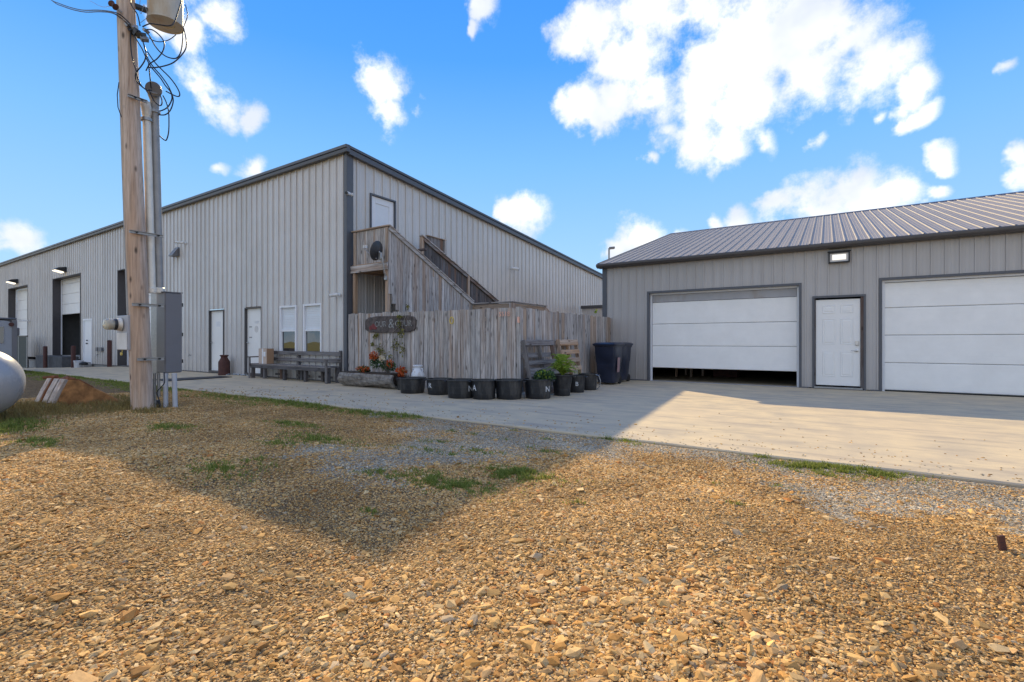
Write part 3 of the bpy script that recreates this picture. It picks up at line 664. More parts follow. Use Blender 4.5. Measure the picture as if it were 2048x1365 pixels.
# ================================================================== GARAGE
Yg = 13.5; GX0 = -5.56; GX1 = 7.2; EZ = 3.26
GA = thing('garage', 'grey ribbed metal garage with dark pitched roof, two white overhead doors and white entry door', 'garage', (GX0, Yg, 0))
ogp = [(-4.19, -.56, 0, 2.46), (-.29, .74, 0, 2.13), (1.03, 4.75, 0, 2.47)]
ribwall(GA, 'wall_panel', (GX0, Yg, 0), (1, 0, 0), (0, -1, 0), GX1-GX0, lambda s: EZ, lambda s: .02, [(a-GX0, c-GX0, z0, z1) for a, c, z0, z1 in ogp], AG_PANEL, 4, 'garage_metal', start=.06)
Yr = 21.3; RZ = 5.76; YE = Yg-.17; EZR = 3.385; sl_ = (RZ-EZR)/(Yr-YE)
ztri = lambda s: min(EZ+sl_*s, EZ+sl_*(2*(Yr-Yg)-s))
ribwall(GA, 'wall_panel', (GX0, Yg, 0), (0, 1, 0), (-1, 0, 0), 2*(Yr-Yg), ztri, lambda s: .02, [], AG_PANEL, 4, 'garage_metal')
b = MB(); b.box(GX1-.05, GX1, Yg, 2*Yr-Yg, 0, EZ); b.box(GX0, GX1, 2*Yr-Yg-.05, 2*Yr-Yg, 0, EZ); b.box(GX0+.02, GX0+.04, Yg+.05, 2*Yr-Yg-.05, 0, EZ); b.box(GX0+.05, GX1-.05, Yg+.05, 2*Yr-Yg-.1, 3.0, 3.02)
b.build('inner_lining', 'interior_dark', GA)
b = MB(); b.box(GX0-.025, GX0+.115, Yg-.028, Yg-.019, .02, EZ); b.box(GX0-.03, GX0-.02, Yg-.019, Yg+.12, .02, EZ); b.build('corner_trim', 'trim_slate', GA)
b = MB()
for a, c in ((GX0+.12, -4.25), (-.50, -.37), (.82, .97), (4.81, GX1)): b.box(a, c, Yg-.03, Yg-.002, .0, .028)
b.build('base_trim', 'trim_slate', GA)
# roof: sheets with ribs, gutter and rake trim
up = Vector((0, math.cos(math.atan(sl_)), math.sin(math.atan(sl_)))); nn = Vector((0, -up.z, up.y)); LS = (Yr-YE)/up.y
pr = (.2297, [(0, 0), (.010, .020), (.030, .020), (.040, 0), (.088, 0), (.094, .004), (.104, .004), (.110, 0), (.158, 0), (.164, .004), (.174, .004), (.180, 0)])
ribwall(GA, 'roof_panel', (GX0-.10, YE, EZR), (1, 0, 0), nn, GX1-GX0+.2, lambda s: LS, lambda s: 0, [], pr, 4, 'roof_metal', start=.02, up=up)
b = MB(); b.add([(GX0-.1, YE, EZR-.02), (GX1+.1, YE, EZR-.02), (GX1+.1, Yr, RZ-.02), (GX0-.1, Yr, RZ-.02)], [(3, 2, 1, 0)])
b.add([(GX0-.1, 2*Yr-YE, EZR), (GX1+.1, 2*Yr-YE, EZR), (GX1+.1, Yr, RZ), (GX0-.1, Yr, RZ)], [(0, 1, 2, 3)]); b.build('back_roof', 'roof_metal', GA)
b = MB(); p = [(GX0-.12, Yr-.16, RZ-.035), (GX0-.12, Yr, RZ+.035), (GX0-.12, Yr+.16, RZ-.035), (GX0-.12, Yr, RZ+.01)]
b.prism(p, (GX1-GX0+.24, 0, 0)); b.build('ridge_cap', 'trim_bronze', GA)
b = MB(); x0, x1 = GX0-.13, GX1+.13
prf = [(YE+.02, EZR-.02), (YE-.085, EZR-.005), (YE-.10, EZR-.03), (YE-.095, EZR-.075), (YE-.06, EZR-.11), (YE+.02, EZR-.12)]
b.prism([(x0, y, z) for y, z in prf], (x1-x0, 0, 0)); b.build('gutter', 'trim_bronze', GA, bevel=.004)
b = MB(); b.box(GX0-.1, GX1+.1, YE+.02, Yg-.0, EZR-.125, EZR-.11); b.build('soffit', 'trim_bronze', GA)
b = MB()
for s in (1, -1):
    y0 = YE if s > 0 else 2*Yr-YE
    q = [(GX0-.13, y0, EZR+.03), (GX0-.10, y0, EZR+.03), (GX0-.10, y0, EZR-.13), (GX0-.13, y0, EZR-.13)]
    b.prism(q, (0, (Yr-y0), RZ-EZR))
b.build('rake_trim', 'trim_bronze', GA)
# door trims and overhead doors
for (a, c, zt) in ((-4.19, -.56, 2.46), (1.03, 4.75, 2.47)):
    b = MB(); t = .055
    b.box(a-t, a, Yg-.026, Yg+.13, .0, zt+t); b.box(c, c+t, Yg-.026, Yg+.13, .0, zt+t); b.box(a, c, Yg-.026, Yg+.13, zt, zt+t); b.build('door_trim', 'trim_slate', GA)
overhead_door(GA, (-4.19, Yg+.10, 0), (1, 0, 0), (0, -1, 0), 3.63, .375, 2.46, 3, .612, 'garage_white')
b = MB(); b.box(-4.13, -.62, Yg+.145, Yg+.185, 2.212, 2.41); b.build('rolled_section', 'meter_grey', GA)
overhead_door(GA, (1.03, Yg+.05, 0), (1, 0, 0), (0, -1, 0), 3.72, .03, 2.47, 4, .612, 'garage_white')
b = MB(); b.box(1.09, 4.69, Yg+.065, Yg+.10, .004, .032); b.build('door_seal', 'black_rubber', GA)
# six panel entry door with damaged timber jambs
b = MB(); t = .075; a, c = -.29, .74; zt = 2.13
b.box(a, a+t*.55, Yg-.03, Yg+.10, .0, zt); b.box(c-t*.55, c, Yg-.03, Yg+.10, .0, zt); b.box(a, c, Yg-.032, Yg+.10, zt, zt+.05); b.build('door_frame', 'trim_slate', GA)
b = MB()
for x, w in ((a+.04, .028), (c-.095, .055)):
    b.box(x, x+w, Yg+.0, Yg+.09, .03, zt)
b.build('door_jamb', 'dark_wood_z', GA)
x0, x1 = a+.072, c-.10; z0 = .085; z1 = 2.09
b = MB(); b.box(x0, x1, Yg+.03, Yg+.07, z0, z1); d = b.build('door', 'white_door', GA, bevel=.003)
w = (x1-x0)
for (cx) in (x0+w*.30, x0+w*.70):
    for (za, zb_) in ((.27, .86), (1.02, 1.62), (1.74, 1.93)):
        p = MB(); hw = .125; za += z0*.3; zb_ += z0*.3
        for (i0, i1, y0, y1) in ((0, .012, Yg+.029, Yg+.021), (.012, .03, Yg+.021, Yg+.0285), (.03, .055, Yg+.0285, Yg+.020)):
            A = [(cx-hw+i0, y0, za+i0), (cx+hw-i0, y0, za+i0), (cx+hw-i0, y0, zb_-i0), (cx-hw+i0, y0, zb_-i0)]
            B = [(cx-hw+i1, y1, za+i1), (cx+hw-i1, y1, za+i1), (cx+hw-i1, y1, zb_-i1), (cx-hw+i1, y1, zb_-i1)]
            p.add(A+B, [(k, (k+1) % 4, 4+(k+1) % 4, 4+k) for k in range(4)])
        p.add([(cx-hw+.055, Yg+.020, za+.055), (cx+hw-.055, Yg+.020, za+.055), (cx+hw-.055, Yg+.020, zb_-.055), (cx-hw+.055, Yg+.020, zb_-.055)], [(0, 1, 2, 3)])
        p.build('raised_panel', 'white_door', d)
hx = x1-.065
b = MB(); b.box(hx-.035, hx+.035, Yg+.005, Yg+.03, 1.02, 1.12); b.lathe([(.024, 0), (.024, .02)], (hx, Yg+.005, 1.045), 14, (0, -1, 0)); b.build('keypad_lock', 'steel', d, smooth=40, bevel=.004)
b = MB(); b.lathe([(.032, 0), (.032, .012), (.012, .018), (.012, .055)], (hx, Yg+.03, .90), 14, (0, -1, 0)); b.tube([(hx, Yg-.02, .90), (hx-.11, Yg-.015, .905)], .009, 8); b.build('handle', 'steel', d, smooth=40)
b = MB(); b.box(a+.04, c-.06, Yg-.06, Yg+.08, .012, .05); b.build('threshold', 'galvanised', GA)
b = MB(); b.box(-4.13, -.62, Yg-.02, Yg+.16, .002, .010); b.build('threshold', 'meter_grey', GA)
# ================================================================== WOODEN FENCE round the yard
FE = thing('wooden_fence', 'weathered grey picket privacy fence wrapping the corner yard between the two buildings', 'fence', (-5.3, 8.42, 0))
def picket(parent, p, u, n, w, z0, z1, th=.018, mat='picket_wood', lean=0.0, name='picket'):
    p, u, n = Vector(p), Vector(u), Vector(n); k = w/2; b = MB()
    wob = [R.uniform(-.006, .006) for _ in range(4)]
    q = [p-u*(k+wob[0])+Vector((0,0,z0)), p+u*(k+wob[1])+Vector((0,0,z0)), p+u*(k+wob[2]+lean)+Vector((0,0,z1+R.uniform(-.004,.004))), p-u*(k+wob[3]-lean)+Vector((0,0,z1))]
    b.add(q+[v+n*th for v in q], [(3, 2, 1, 0), (4, 5, 6, 7), (0, 1, 5, 4), (1, 2, 6, 5), (2, 3, 7, 6), (3, 0, 4, 7)])
    return b.build(name, mat, parent)
x = -10.70
while x < -5.36:
    w = R.choice([.135, .14, .14, .125, .095]); f = (x+10.7)/5.4
    picket(FE, (x+w/2, 8.414+R.uniform(-.016, .006), 0), (1, 0, 0), (0, -1, 0), w-R.uniform(.008, .02), R.uniform(.02, .05), 1.845-.035*f+R.uniform(-.018, .012), lean=R.uniform(-.005, .005)); x += w
y = 8.44; i = 0
while y < 13.42:
    w = R.choice([.14, .14, .135, .12, .095]); f = (y-8.44)/5
    picket(FE, (-5.335+R.uniform(-.006, .006), y+w/2, 0), (0, 1, 0), (1, 0, 0), w-R.uniform(.004, .016), R.uniform(.02, .06), 1.81+.0*f+R.uniform(-.025, .012), mat='brown_wood_z' if R.random() < .22 else 'picket_wood', lean=R.uniform(-.006, .006)); y += w
for z in (.35, .95, 1.60):
    b = MB(); b.box(-10.68, -5.36, 8.422+.0, 8.46, z-.045, z+.045); b.build('fence_rail', 'brown_wood_x', FE)
    b = MB(); b.box(-5.375, -5.337, 8.47, 13.4, z-.045, z+.045); b.build('fence_rail', 'brown_wood_y', FE)
for (px, py) in ((-10.6, 8.51), (-8.8, 8.51), (-7.0, 8.51), (-5.44, 8.52), (-5.43, 10.9), (-5.43, 13.2)):
    b = MB(); b.box(px-.045, px+.045, py-.045, py+.045, 0, 1.78); b.build('fence_post', 'brown_wood_z', FE)
b = MB(); put_text(b, '5518', .14, (-5.66, 8.375, 1.68), (1, 0, 0), (0, 0, 1), .004); b.build('house_number', 'copper_number', FE)

# ================================================================== STAIR with landing
ST = thing('wooden_staircase', 'weathered timber staircase with boarded sides climbing to the upper white door', 'staircase', (-9.5, 10.5, 0))
XO = -9.34; YA = 8.58; RZA = 4.06
def railz(y): return RZA-.49*(y-YA)
def B(name, p, q, w, h, mat, up=(0, 0, 1)): b = MB(); b.beam(p, q, w, h, up); return b.build(name, mat, ST, bevel=.004)
def P(x, y, z0, z1, mat='brown_wood_z', w=.09): b = MB(); b.box(x-w/2, x+w/2, y-w/2, y+w/2, z0, z1); return b.build('post', mat, ST, bevel=.004)
P(-10.64, YA, 0, 2.93); P(-10.62, YA, 3.13, RZA-.035); P(XO-.05, YA, 0, 2.93); P(XO-.05, YA+.0, 3.13, RZA-.035)
P(-10.62, 10.2, 0, 2.93); P(XO-.05, 10.2, 0, 2.93)
B('rail_cap', (Xc+.045, YA, RZA), (XO+.02, YA, RZA), .12, .035, 'brown_wood_x')
B('rail_cap', (XO, YA-.03, RZA+.012), (XO, 12.06, railz(12.06)+.012), .13, .034, 'grey_wood_y')
B('rail_board', (XO+.034, YA-.02, RZA-.065), (XO+.034, 12.06, railz(12.06)-.065), .03, .10, 'grey_wood_y')
B('beam', (Xc+.045, YA-.065, 3.03), (XO+.02, YA-.065, 3.03), .038, .185, 'grey_wood_x')
B('beam', (Xc+.045, 10.22, 3.03), (XO+.02, 10.22, 3.03), .038, .185, 'brown_wood_x')
B('beam', (XO-.01, YA, 3.03), (XO-.01, 10.25, 3.03), .038, .185, 'brown_wood_y')
for i in range(12):
    y = YA-.03+i*.142; b = MB(); b.box(Xc+.05, XO-.03, y, y+.135, 3.125, 3.155); b.build('deck_board', 'brown_wood_x', ST)
for x in (-10.5, -10.1, -9.7):
    b = MB(); b.box(x-.019, x+.019, YA-.03, 10.2, 2.94, 3.12); b.build('joist', 'brown_wood_y', ST)
x = -10.56
while x < XO-.12:
    w = R.choice([.14, .13, .12]); picket(ST, (x+w/2, YA-.0+R.uniform(0, .006), 0), (1, 0, 0), (0, -1, 0), w-.008, 3.14+R.uniform(0, .02), RZA-.03, name='board'); x += w
y = YA-.02; k = 0
while y < 12.0:
    w = R.choice([.14, .135, .13, .11]); zb = (2.32, 2.08, 1.92)[k] if k < 3 else .25
    picket(ST, (XO-.005+R.uniform(-.004, .004), y+w/2, 0), (0, 1, 0), (1, 0, 0), w-R.uniform(.004, .012), zb, railz(y+w)-.02, name='board'); y += w; k += 1
# stringers and treads behind the boarding
for x in (XO-.04, -10.22):
    b = MB(); b.prism([(x-.019, 10.2, 3.12), (x-.019, 10.2, 2.82), (x-.019, 13.5, 1.20), (x-.019, 13.5, 1.45)], (.038, 0, 0)); b.build('stringer', 'dark_wood_y', ST)
for i in range(9):
    y = 10.25+i*.355; z = 3.12-(i+1)*.186; b = MB(); b.box(-10.2, XO-.06, y, y+.29, z-.035, z); b.build('tread', 'old_wood_x', ST)
# inner guard beside the wall, its shade painted in with darker boards
XI = -10.28; YI0 = 10.78; ZI0 = 4.30; m2 = .418
def railz2(y): return ZI0-m2*(y-YI0)
b = MB(); b.box(XI-.06, XI+.03, YI0-.06, YI0+.04, 2.6, ZI0-.02); b.build('post', 'brown_wood_z', ST)
b = MB(); y = 12.98; b.box(XI+.0, XI+.06, y-.045, y+.045, 2.3, railz2(y)-.03); b.build('post', 'brown_wood_z', ST)
B('rail_cap', (XI, YI0-.07, ZI0+.02), (XI, 14.8, railz2(14.8)), .15, .038, 'grey_wood_y')
B('rail', (XI+.035, YI0+.04, ZI0-.10), (XI+.035, 14.75, railz2(14.75)-.10), .038, .09, 'old_wood_y')
B('rail', (XI+.035, YI0+.04, ZI0-.80), (XI+.035, 14.0, railz2(14.0)-.80), .038, .09, 'dark_wood_y')
y = YI0+.02
while y < 14.78:
    w = R.choice([.14, .135, .12]); picket(ST, (XI-.02+R.uniform(-.004, .004), y+w/2, 0), (0, 1, 0), (1, 0, 0), w-.006, max(1.3, railz2(y)-1.0), railz2(y+w)-.01, name='board', mat='dark_wood_z'); y += w
# short return panel by the wall
for i in range(5): picket(ST, (-10.66, 11.45+i*.15, 0), (0, 1, 0), (1, 0, 0), .14, 3.55, 4.46, name='board', mat='old_wood_z')
B('rail_cap', (-10.655, 11.36, 4.475), (-10.655, 12.28, 4.475), .10, .03, 'brown_wood_y')
b = MB(); b.box(-10.70, -10.60, 12.18, 12.27, 3.3, 4.46); b.build('post', 'grey_wood_z', ST)
b = MB(); b.box(-10.72, -9.9, 10.5, 10.60, 3.80, 3.86); b.build('rail', 'dark_wood_x', ST)
# lower deck rails
ZL = 2.29; YL = 12.06; XL = -7.85
P(XO, YL+.02, 0, ZL-.03); P(XL, YL, 0, ZL-.03, 'grey_wood_z', .14); P(XL, 14.0, 0, ZL-.06, 'grey_wood_z', .12); P(XO, 14.0, 0, ZL-.06)
B('rail_cap', (XO-.06, YL, ZL), (XL+.07, YL, ZL), .14, .036, 'grey_wood_x'); B('rail_cap', (XL, YL+.07, ZL), (XL, 14.08, ZL), .14, .036, 'grey_wood_y')
B('rail', (XO+.05, YL, ZL-.11), (XL-.08, YL, ZL-.11), .038, .14, 'brown_wood_x'); B('rail', (XL, YL+.08, ZL-.11), (XL, 13.94, ZL-.11), .038, .14, 'brown_wood_y')
B('rail', (XL, 14.02, ZL-.06), (XL-.1, 14.9, ZL-.42), .04, .12, 'brown_wood_y')
for i in range(11): b = MB(); b.box(XO, XL, YL+i*.18, YL+i*.18+.14, 1.30, 1.335); b.build('deck_board', 'brown_wood_x', ST)
for y in (YL, YL+1.9): B('beam', (XO, y, 1.2), (XL, y, 1.2), .038, .18, 'brown_wood_x')

# ================================================================== SIGN on the fence
SG = thing('wood_slab_sign', 'dark bark edged wooden slab sign with carved letters hung on the fence', 'sign', (-9.07, 8.37, 1.33))
pts = []
cx, cz, hw, hh = -9.07, 1.535, .89, .205
for i in range(44):
    t = 2*math.pi*i/44; c, s = math.cos(t), math.sin(t)
    pts.append((cx+hw*math.copysign(abs(c)**.36, c)+.012*math.sin(i*2.3), 8.385, cz+hh*math.copysign(abs(s)**.5, s)+.010*math.sin(i*1.7)))
b = MB(); b.prism(pts, (0, -.045, 0)); b.build('slab', 'sign_wood', SG, bevel=.01, seg=2)
b = MB(); put_text(b, 'OUR', .20, (-9.38, 8.339, 1.54), (1, 0, 0), (0, 0, 1), .006); b.build('lettering', 'sign_letter', SG)
b = MB(); put_text(b, '&', .34, (-8.99, 8.339, 1.54), (1, 0, 0), (0, 0, 1), .006); b.build('lettering', 'sign_letter', SG)
b = MB(); put_text(b, 'GOUR', .20, (-8.58, 8.339, 1.54), (1, 0, 0), (0, 0, 1), .006); b.build('lettering', 'sign_letter', SG)
b = MB()
for _ in range(5):
    x, z = -9.68+R.uniform(-.09, .12), 1.46+R.uniform(-.05, .06); b.lathe([(.06, 0), (.05, .006), (0.01, .008)], (x, 8.34, z), 9, (0, -1, 0))
b.build('painted_flower', 'sign_red', SG)
# little ring ornament
b = MB(); c = Vector((-7.10, 8.385, 1.585)); pp = [c+Vector((.05*math.cos(t), 0, .075*math.sin(t))) for t in [i*math.pi/8 for i in range(17)]]; b.tube(pp, .014, 6)
lone(b, 'ring_ornament', 'yellow_tag', 'small pale yellow ring ornament fixed high on the front fence', 'ornament', c)
b = MB(); p = onX(1036, 640, -5.30); b.box(p.x, p.x+.02, p.y-.03, p.y+.03, p.z-.06, p.z+.06)
lone(b, 'orange_tag', 'copper_number', 'small orange tag nailed near the top of the side fence', 'tag', p)

# ================================================================== foliage helper
def leaves(mb, c, rad, n, size, flat=1.0, up=0.0):
    for _ in range(n):
        d = Vector((R.gauss(0, 1), R.gauss(0, 1), R.gauss(0, 1))); d.normalize(); d *= R.random()**.5
        p = Vector(c)+Vector((d.x*rad[0], d.y*rad[1], d.z*rad[2]))
        a = Vector((R.gauss(0, 1), R.gauss(0, 1), R.gauss(0, 1)+up)).normalized(); t = a.cross(Vector((R.gauss(0, 1), R.gauss(0, 1), R.gauss(0, 1)))).normalized()
        s = size*R.uniform(.6, 1.3)
        mb.add([p-a*s*.5, p+t*s*.28, p+a*s*.5, p-t*s*.28], [(0, 1, 2, 3)])
    return mb
def spikes(mb, c, n, h, w, spread, droop=.5):
    for _ in range(n):
        a = R.uniform(0, 2*math.pi); o = Vector((math.cos(a), math.sin(a), 0)); sd = Vector((-o.y, o.x, 0)); hh = h*R.uniform(.6, 1.15); sp = spread*R.uniform(.2, 1.1)
        prev = None
        for k in range(5):
            t = k/4; p = Vector(c)+o*(sp*t)+Vector((0, 0, hh*(t-droop*t*t*sp/spread*.7))); ww = w*(1-t*.85)
            row = [p-sd*ww/2, p+sd*ww/2]
            if prev: mb.add(prev+row, [(0, 1, 3, 2)])
            prev = row
    return mb
def frond(mb, stem, p0, p1, p2, n, size):
    """arching fern frond: leaflets in pairs along a curved midrib"""
    p0, p1, p2 = map(Vector, (p0, p1, p2)); pts = []
    for k in range(n+1):
        t = k/n; p = p0*(1-t)**2+p1*2*t*(1-t)+p2*t*t; pts.append(p)
    stem.tube(pts, [.006*(1-.8*k/n) for k in range(n+1)], 5)
    for k in range(1, n+1):
        d = (pts[k]-pts[k-1]).normalized(); sd = d.cross(Vector((0, 0, 1))).normalized(); s = size*math.sin(math.pi*(.12+.86*k/n))
        for q in (1, -1):
            tip = pts[k]+sd*q*s+d*s*.35-Vector((0, 0, s*.25)); w = d*s*.20
            mb.add([pts[k]-w*.6, pts[k]+w, tip, pts[k]-w*.2+sd*q*s*.5-Vector((0, 0, .01))], [(0, 1, 2, 3)])

# ================================================================== BENCH, box, milk cans
BE = thing('bench', 'long weathered dark timber bench with two back boards against the wall below the windows', 'bench', (-12.8, 8.2, 0))
X0, X1 = -14.72, -10.92; YF, YB = 7.93, 8.31
def bb(name, x0, x1, y0, y1, z0, z1, mat): b = MB(); b.box(x0, x1, y0, y1, z0, z1); return b.build(name, mat, BE, bevel=.004)
for i, y in enumerate((YF, YF+.125, YF+.25)): bb('seat_board', X0, X1, y, y+.118, .405, .442, 'old_wood_x')
bb('apron_board', X0+.02, X1-.02, YF+.005, YF+.04, .31, .403, 'dark_wood_x')
bb('back_board', X0+.03, X1, YB+.0, YB+.03, .72, .825, 'old_wood_x'); bb('back_board', X0+.03, X1, YB+.0, YB+.03, .53, .63, 'old_wood_x')
for x in (-14.66, -14.02, -13.0, -12.0, -11.02):
    bb('leg', x-.045, x+.045, YF+.045, YF+.13, 0, .40, 'dark_wood_z')
for x in (-14.60, -13.55, -12.55, -11.60, -10.98): bb('leg', x-.05, x+.05, YB-.08, YB-.005, 0, .40, 'dark_wood_z')
for x in (-14.66, -12.85, -10.97): bb('back_post', x-.045, x+.045, YB+.031, YB+.075, 0, .80 if x < -12 else .86, 'dark_wood_z')
for x in (X0+.045, X1-.045):
    bb('arm_post', x-.04, x+.04, YF-.035, YF-.002, 0, .62, 'old_wood_z'); bb('armrest', x-.07, x+.07, YF-.05, YB-.002, .622, .655, 'old_wood_y')
for x in (-13.6, -12.5, -11.5): bb('stretcher', x-.3, x+.3, YB-.05, YB-.02, .10, .16, 'dark_wood_x')
BX = thing('cardboard_box', 'tall brown cardboard box with white label standing on left end of the bench', 'box', (-14.05, 8.08, .443))
b = MB(); b.box(-14.27, -13.84, 7.97, 8.19, .443, .895); b.build('carton', 'cardboard', BX, bevel=.004)
b = MB(); b.box(-14.268, -13.842, 7.966, 7.969, .446, .892); b.build('face_panel', 'cardboard_light', BX)
b = MB(); b.box(-14.08, -14.02, 7.962, 7.965, .446, .892); b.build('tape', 'white_print', BX)
b = MB(); b.box(-14.00, -13.90, 7.961, 7.965, .66, .80); b.build('shipping_label', 'white_print', BX)
def milk_can(loc, s, mat, label, cat='milk can'):
    x, y, z = loc; r = .17*s
    t = thing('milk_can', label, cat, loc)
    b = MB(); prof = [(r*.96, 0), (r*1.02, .02*s), (r, .04*s), (r, .40*s), (r*.95, .44*s), (r*.62, .54*s), (r*.56, .57*s), (r*.58, .60*s)]
    b.lathe(prof, loc, 26); b.build('can_body', mat, t, smooth=40)
    b = MB(); b.lathe([(r*.60, .598*s), (r*.74, .62*s), (r*.74, .645*s), (r*.66, .65*s), (r*.1, .64*s)], loc, 26); b.build('lid', mat, t, smooth=40)
    for q in (1, -1):
        b = MB(); pp = [(x+q*r*.60, y, z+.56*s), (x+q*r*1.02, y, z+.56*s), (x+q*r*1.08, y, z+.50*s), (x+q*r*.9, y, z+.46*s)]; b.tube(pp, .012*s, 6); b.build('handle', mat, t)
    return t
milk_can((-16.62, 8.13, 0), 1.02, 'rust_dark', 'rusty brown milk can standing between the two flush doors')
milk_can((-7.83, 8.06, 0), .88, 'white_enamel', 'chipped white milk can behind the leftmost black tub')
b = MB()
for _ in range(26):
    p = onZ(R.uniform(455, 500), R.uniform(748, 752), .01); p.y = min(p.y, 8.3); s = R.uniform(.03, .09)
    b.add([p+Vector((R.uniform(-s, s), R.uniform(-s, s), R.uniform(0, .05))) for _ in range(4)], [(0, 1, 2, 3)])
lone(b, 'plastic_scrap', 'plastic_film', 'crumpled clear plastic lying on the concrete beside the rusty milk can', 'plastic scrap', onZ(478, 750, 0))
b = MB(); b.prism([(-16.2, 5.95, .006), (-15.25, 5.95, .006), (-15.35, 7.75, .006), (-16.05, 7.75, .006)], (0, 0, .014))
lone(b, 'doormat', 'black_rubber', 'long black rubber mat on the concrete in front of the second flush door', 'mat', (-15.7, 6.8, 0))

# ================================================================== LOG PLANTER
LG = thing('log_planter', 'hollowed grey log planter with autumn flowers lying before the fence below the sign', 'planter', (-9.3, 7.95, 0))
b = MB(); n = 22; rows = []; segs = 16
for i in range(segs+1):
    t = i/segs; x = -10.28+t*1.98; rr = .235+.018*math.sin(t*7)+.012*math.sin(t*19); cz_ = .225
    ring = []
    for side, r_, order in ((0, rr, 1), (1, rr-.045, -1)):
        arc = [math.radians(-208+k*(236/(n-1))) for k in range(n)]
        if side: arc = arc[::-1]
        for k, a in enumerate(arc):
            q = r_*(1+.05*math.sin(a*5+x*4)+.03*math.sin(a*13+x*9)) if not side else r_
            xx_ = x
            if i == 0: xx_ = x+.10*(.5+.5*math.sin(a))
            ring.append((xx_, 7.95+q*math.cos(a), cz_+q*math.sin(a)*.95+.01))
    rows.append(ring)
m_ = len(rows[0])
for ring in rows: b.v += ring
for i in range(segs):
    for k in range(m_): b.f.append((i*m_+k, (i+1)*m_+k, (i+1)*m_+(k+1) % m_, i*m_+(k+1) % m_))
for e in (0, segs):
    for k in range(n-1):
        f_ = (e*m_+k, e*m_+k+1, e*m_+(m_-2-k), e*m_+(m_-1-k)); b.f.append(f_ if e == 0 else f_[::-1])
b.build('log_shell', 'bark', LG)
b = MB(); b.box(-10.2, -8.4, 7.78, 8.12, .10, .36); b.build('soil', 'soil', LG)
def flowerclump(name, label, c, kinds, loc):
    t = thing(name, label, 'flowers', loc)
    for nm, mat, rad, n_, size, off in kinds:
        b = MB(); leaves(b, Vector(c)+Vector(off), rad, n_, size); b.build(nm, mat, t)
    return t
c = onY(728, 738, 7.9); flowerclump('mum_plant', 'low orange mums at the left end of the log planter', c, [('foliage', 'leaf_dark', (.20, .14, .09), 150, .07, (0, 0, -.02)), ('blossom', 'petal_orange', (.22, .15, .08), 240, .05, (0, -.03, 0))], (c.x, 7.9, .36))
c = onY(752, 716, 7.95); flowerclump('mum_plant', 'tall rust orange mums rising beside the cream flowers in the log', c, [('foliage', 'leaf_dark', (.16, .12, .16), 150, .07, (0, 0, -.12)), ('blossom', 'petal_orange', (.13, .11, .12), 200, .055, (-.03, -.03, .04))], (c.x, 7.95, .36))
c = onY(767, 722, 7.95); flowerclump('cream_flowers', 'cream coloured flowers in the middle of the log planter', c, [('foliage', 'leaf_dark', (.15, .12, .14), 130, .07, (0, 0, -.08)), ('blossom', 'petal_cream', (.11, .08, .08), 60, .06, (0, -.06, .05))], (c.x, 7.95, .36))
c = onY(782, 728, 7.95); flowerclump('mum_plant', 'orange mums right of the cream flowers in the log planter', c, [('foliage', 'leaf_dark', (.14, .12, .12), 110, .07, (0, 0, -.06)), ('blossom', 'petal_orange', (.11, .1, .11), 120, .055, (0, -.03, 0))], (c.x, 7.95, .36))
t = thing('feather_grass', 'pale dry plume grass at the right end of the log planter', 'grass plant', (-8.72, 7.98, .36))
b = MB(); spikes(b, (-8.72, 7.98, .34), 46, .42, .012, .26, .3); b.build('blades', 'twig_grey', t)
b = MB()
for _ in range(7): leaves(b, (-8.72+R.uniform(-.22, .22), 7.95+R.uniform(-.1, .1), .62+R.uniform(-.06, .12)), (.03, .03, .05), 14, .04)
b.build('plume', 'white_print', t)
t = thing('red_leaf_plant', 'dark red spiky plant between the log planter and the leftmost tub', 'plant', (-8.15, 7.86, 0))
b = MB(); leaves(b, (-8.17, 7.88, .42), (.13, .12, .12), 150, .08); b.build('red_leaves', 'petal_orange', t)
b = MB(); spikes(b, (-8.12, 7.88, .38), 26, .16, .016, .26, .4); b.build('blades', 'leaf_vine', t)
b = MB(); b.lathe([(.10, 0), (.13, .28), (.135, .30), (.12, .30), (.11, .27)], (-8.15, 7.88, 0), 16); b.build('pot', 'tub_black', t, smooth=40)

# ================================================================== TUBS
def tub(loc, r, h, label, strap=None, group='black rubber tubs in a row before the fence', taper=.86):
    t = thing('rubber_tub', label, 'tub', loc, group=group)
    prof = [(r*taper, 0), (r*(taper+.02), .01), (r*(taper+.05), h*.28), (r*(taper+.062), h*.285), (r*(taper+.064), h*.32), (r*(taper+.055), h*.325), (r*(taper+.085), h*.60), (r*(taper+.097), h*.605), (r*(taper+.098), h*.64), (r*(taper+.09), h*.645),
            (r*.975, h*.93), (r*1.03, h*.94), (r*1.045, h*.97), (r*1.03, h), (r*.985, h), (r*.96, h*.9), (r*taper*.95, .03)]
    b = MB(); b.lathe(prof, loc, 34); b.build('tub_wall', 'tub_black', t, smooth=35)
    for a in (-2.6, .5):
        b = MB(); c_ = Vector(loc)+Vector((math.cos(a)*r*1.0, math.sin(a)*r*1.0, h*.9)); o = Vector((math.cos(a), math.sin(a), 0)); s_ = Vector((-o.y, o.x, 0))
        b.tube([c_-s_*.07, c_-s_*.06+o*.05, c_+s_*.06+o*.05, c_+s_*.07], .013, 6); b.build('handle', 'tub_black', t)
    return t
def tubpos(px, yb, r): 
    d = CAMZ*F/(yb-682.5); p = onD(px, 700, d+r*.80); return (p.x, p.y, 0)
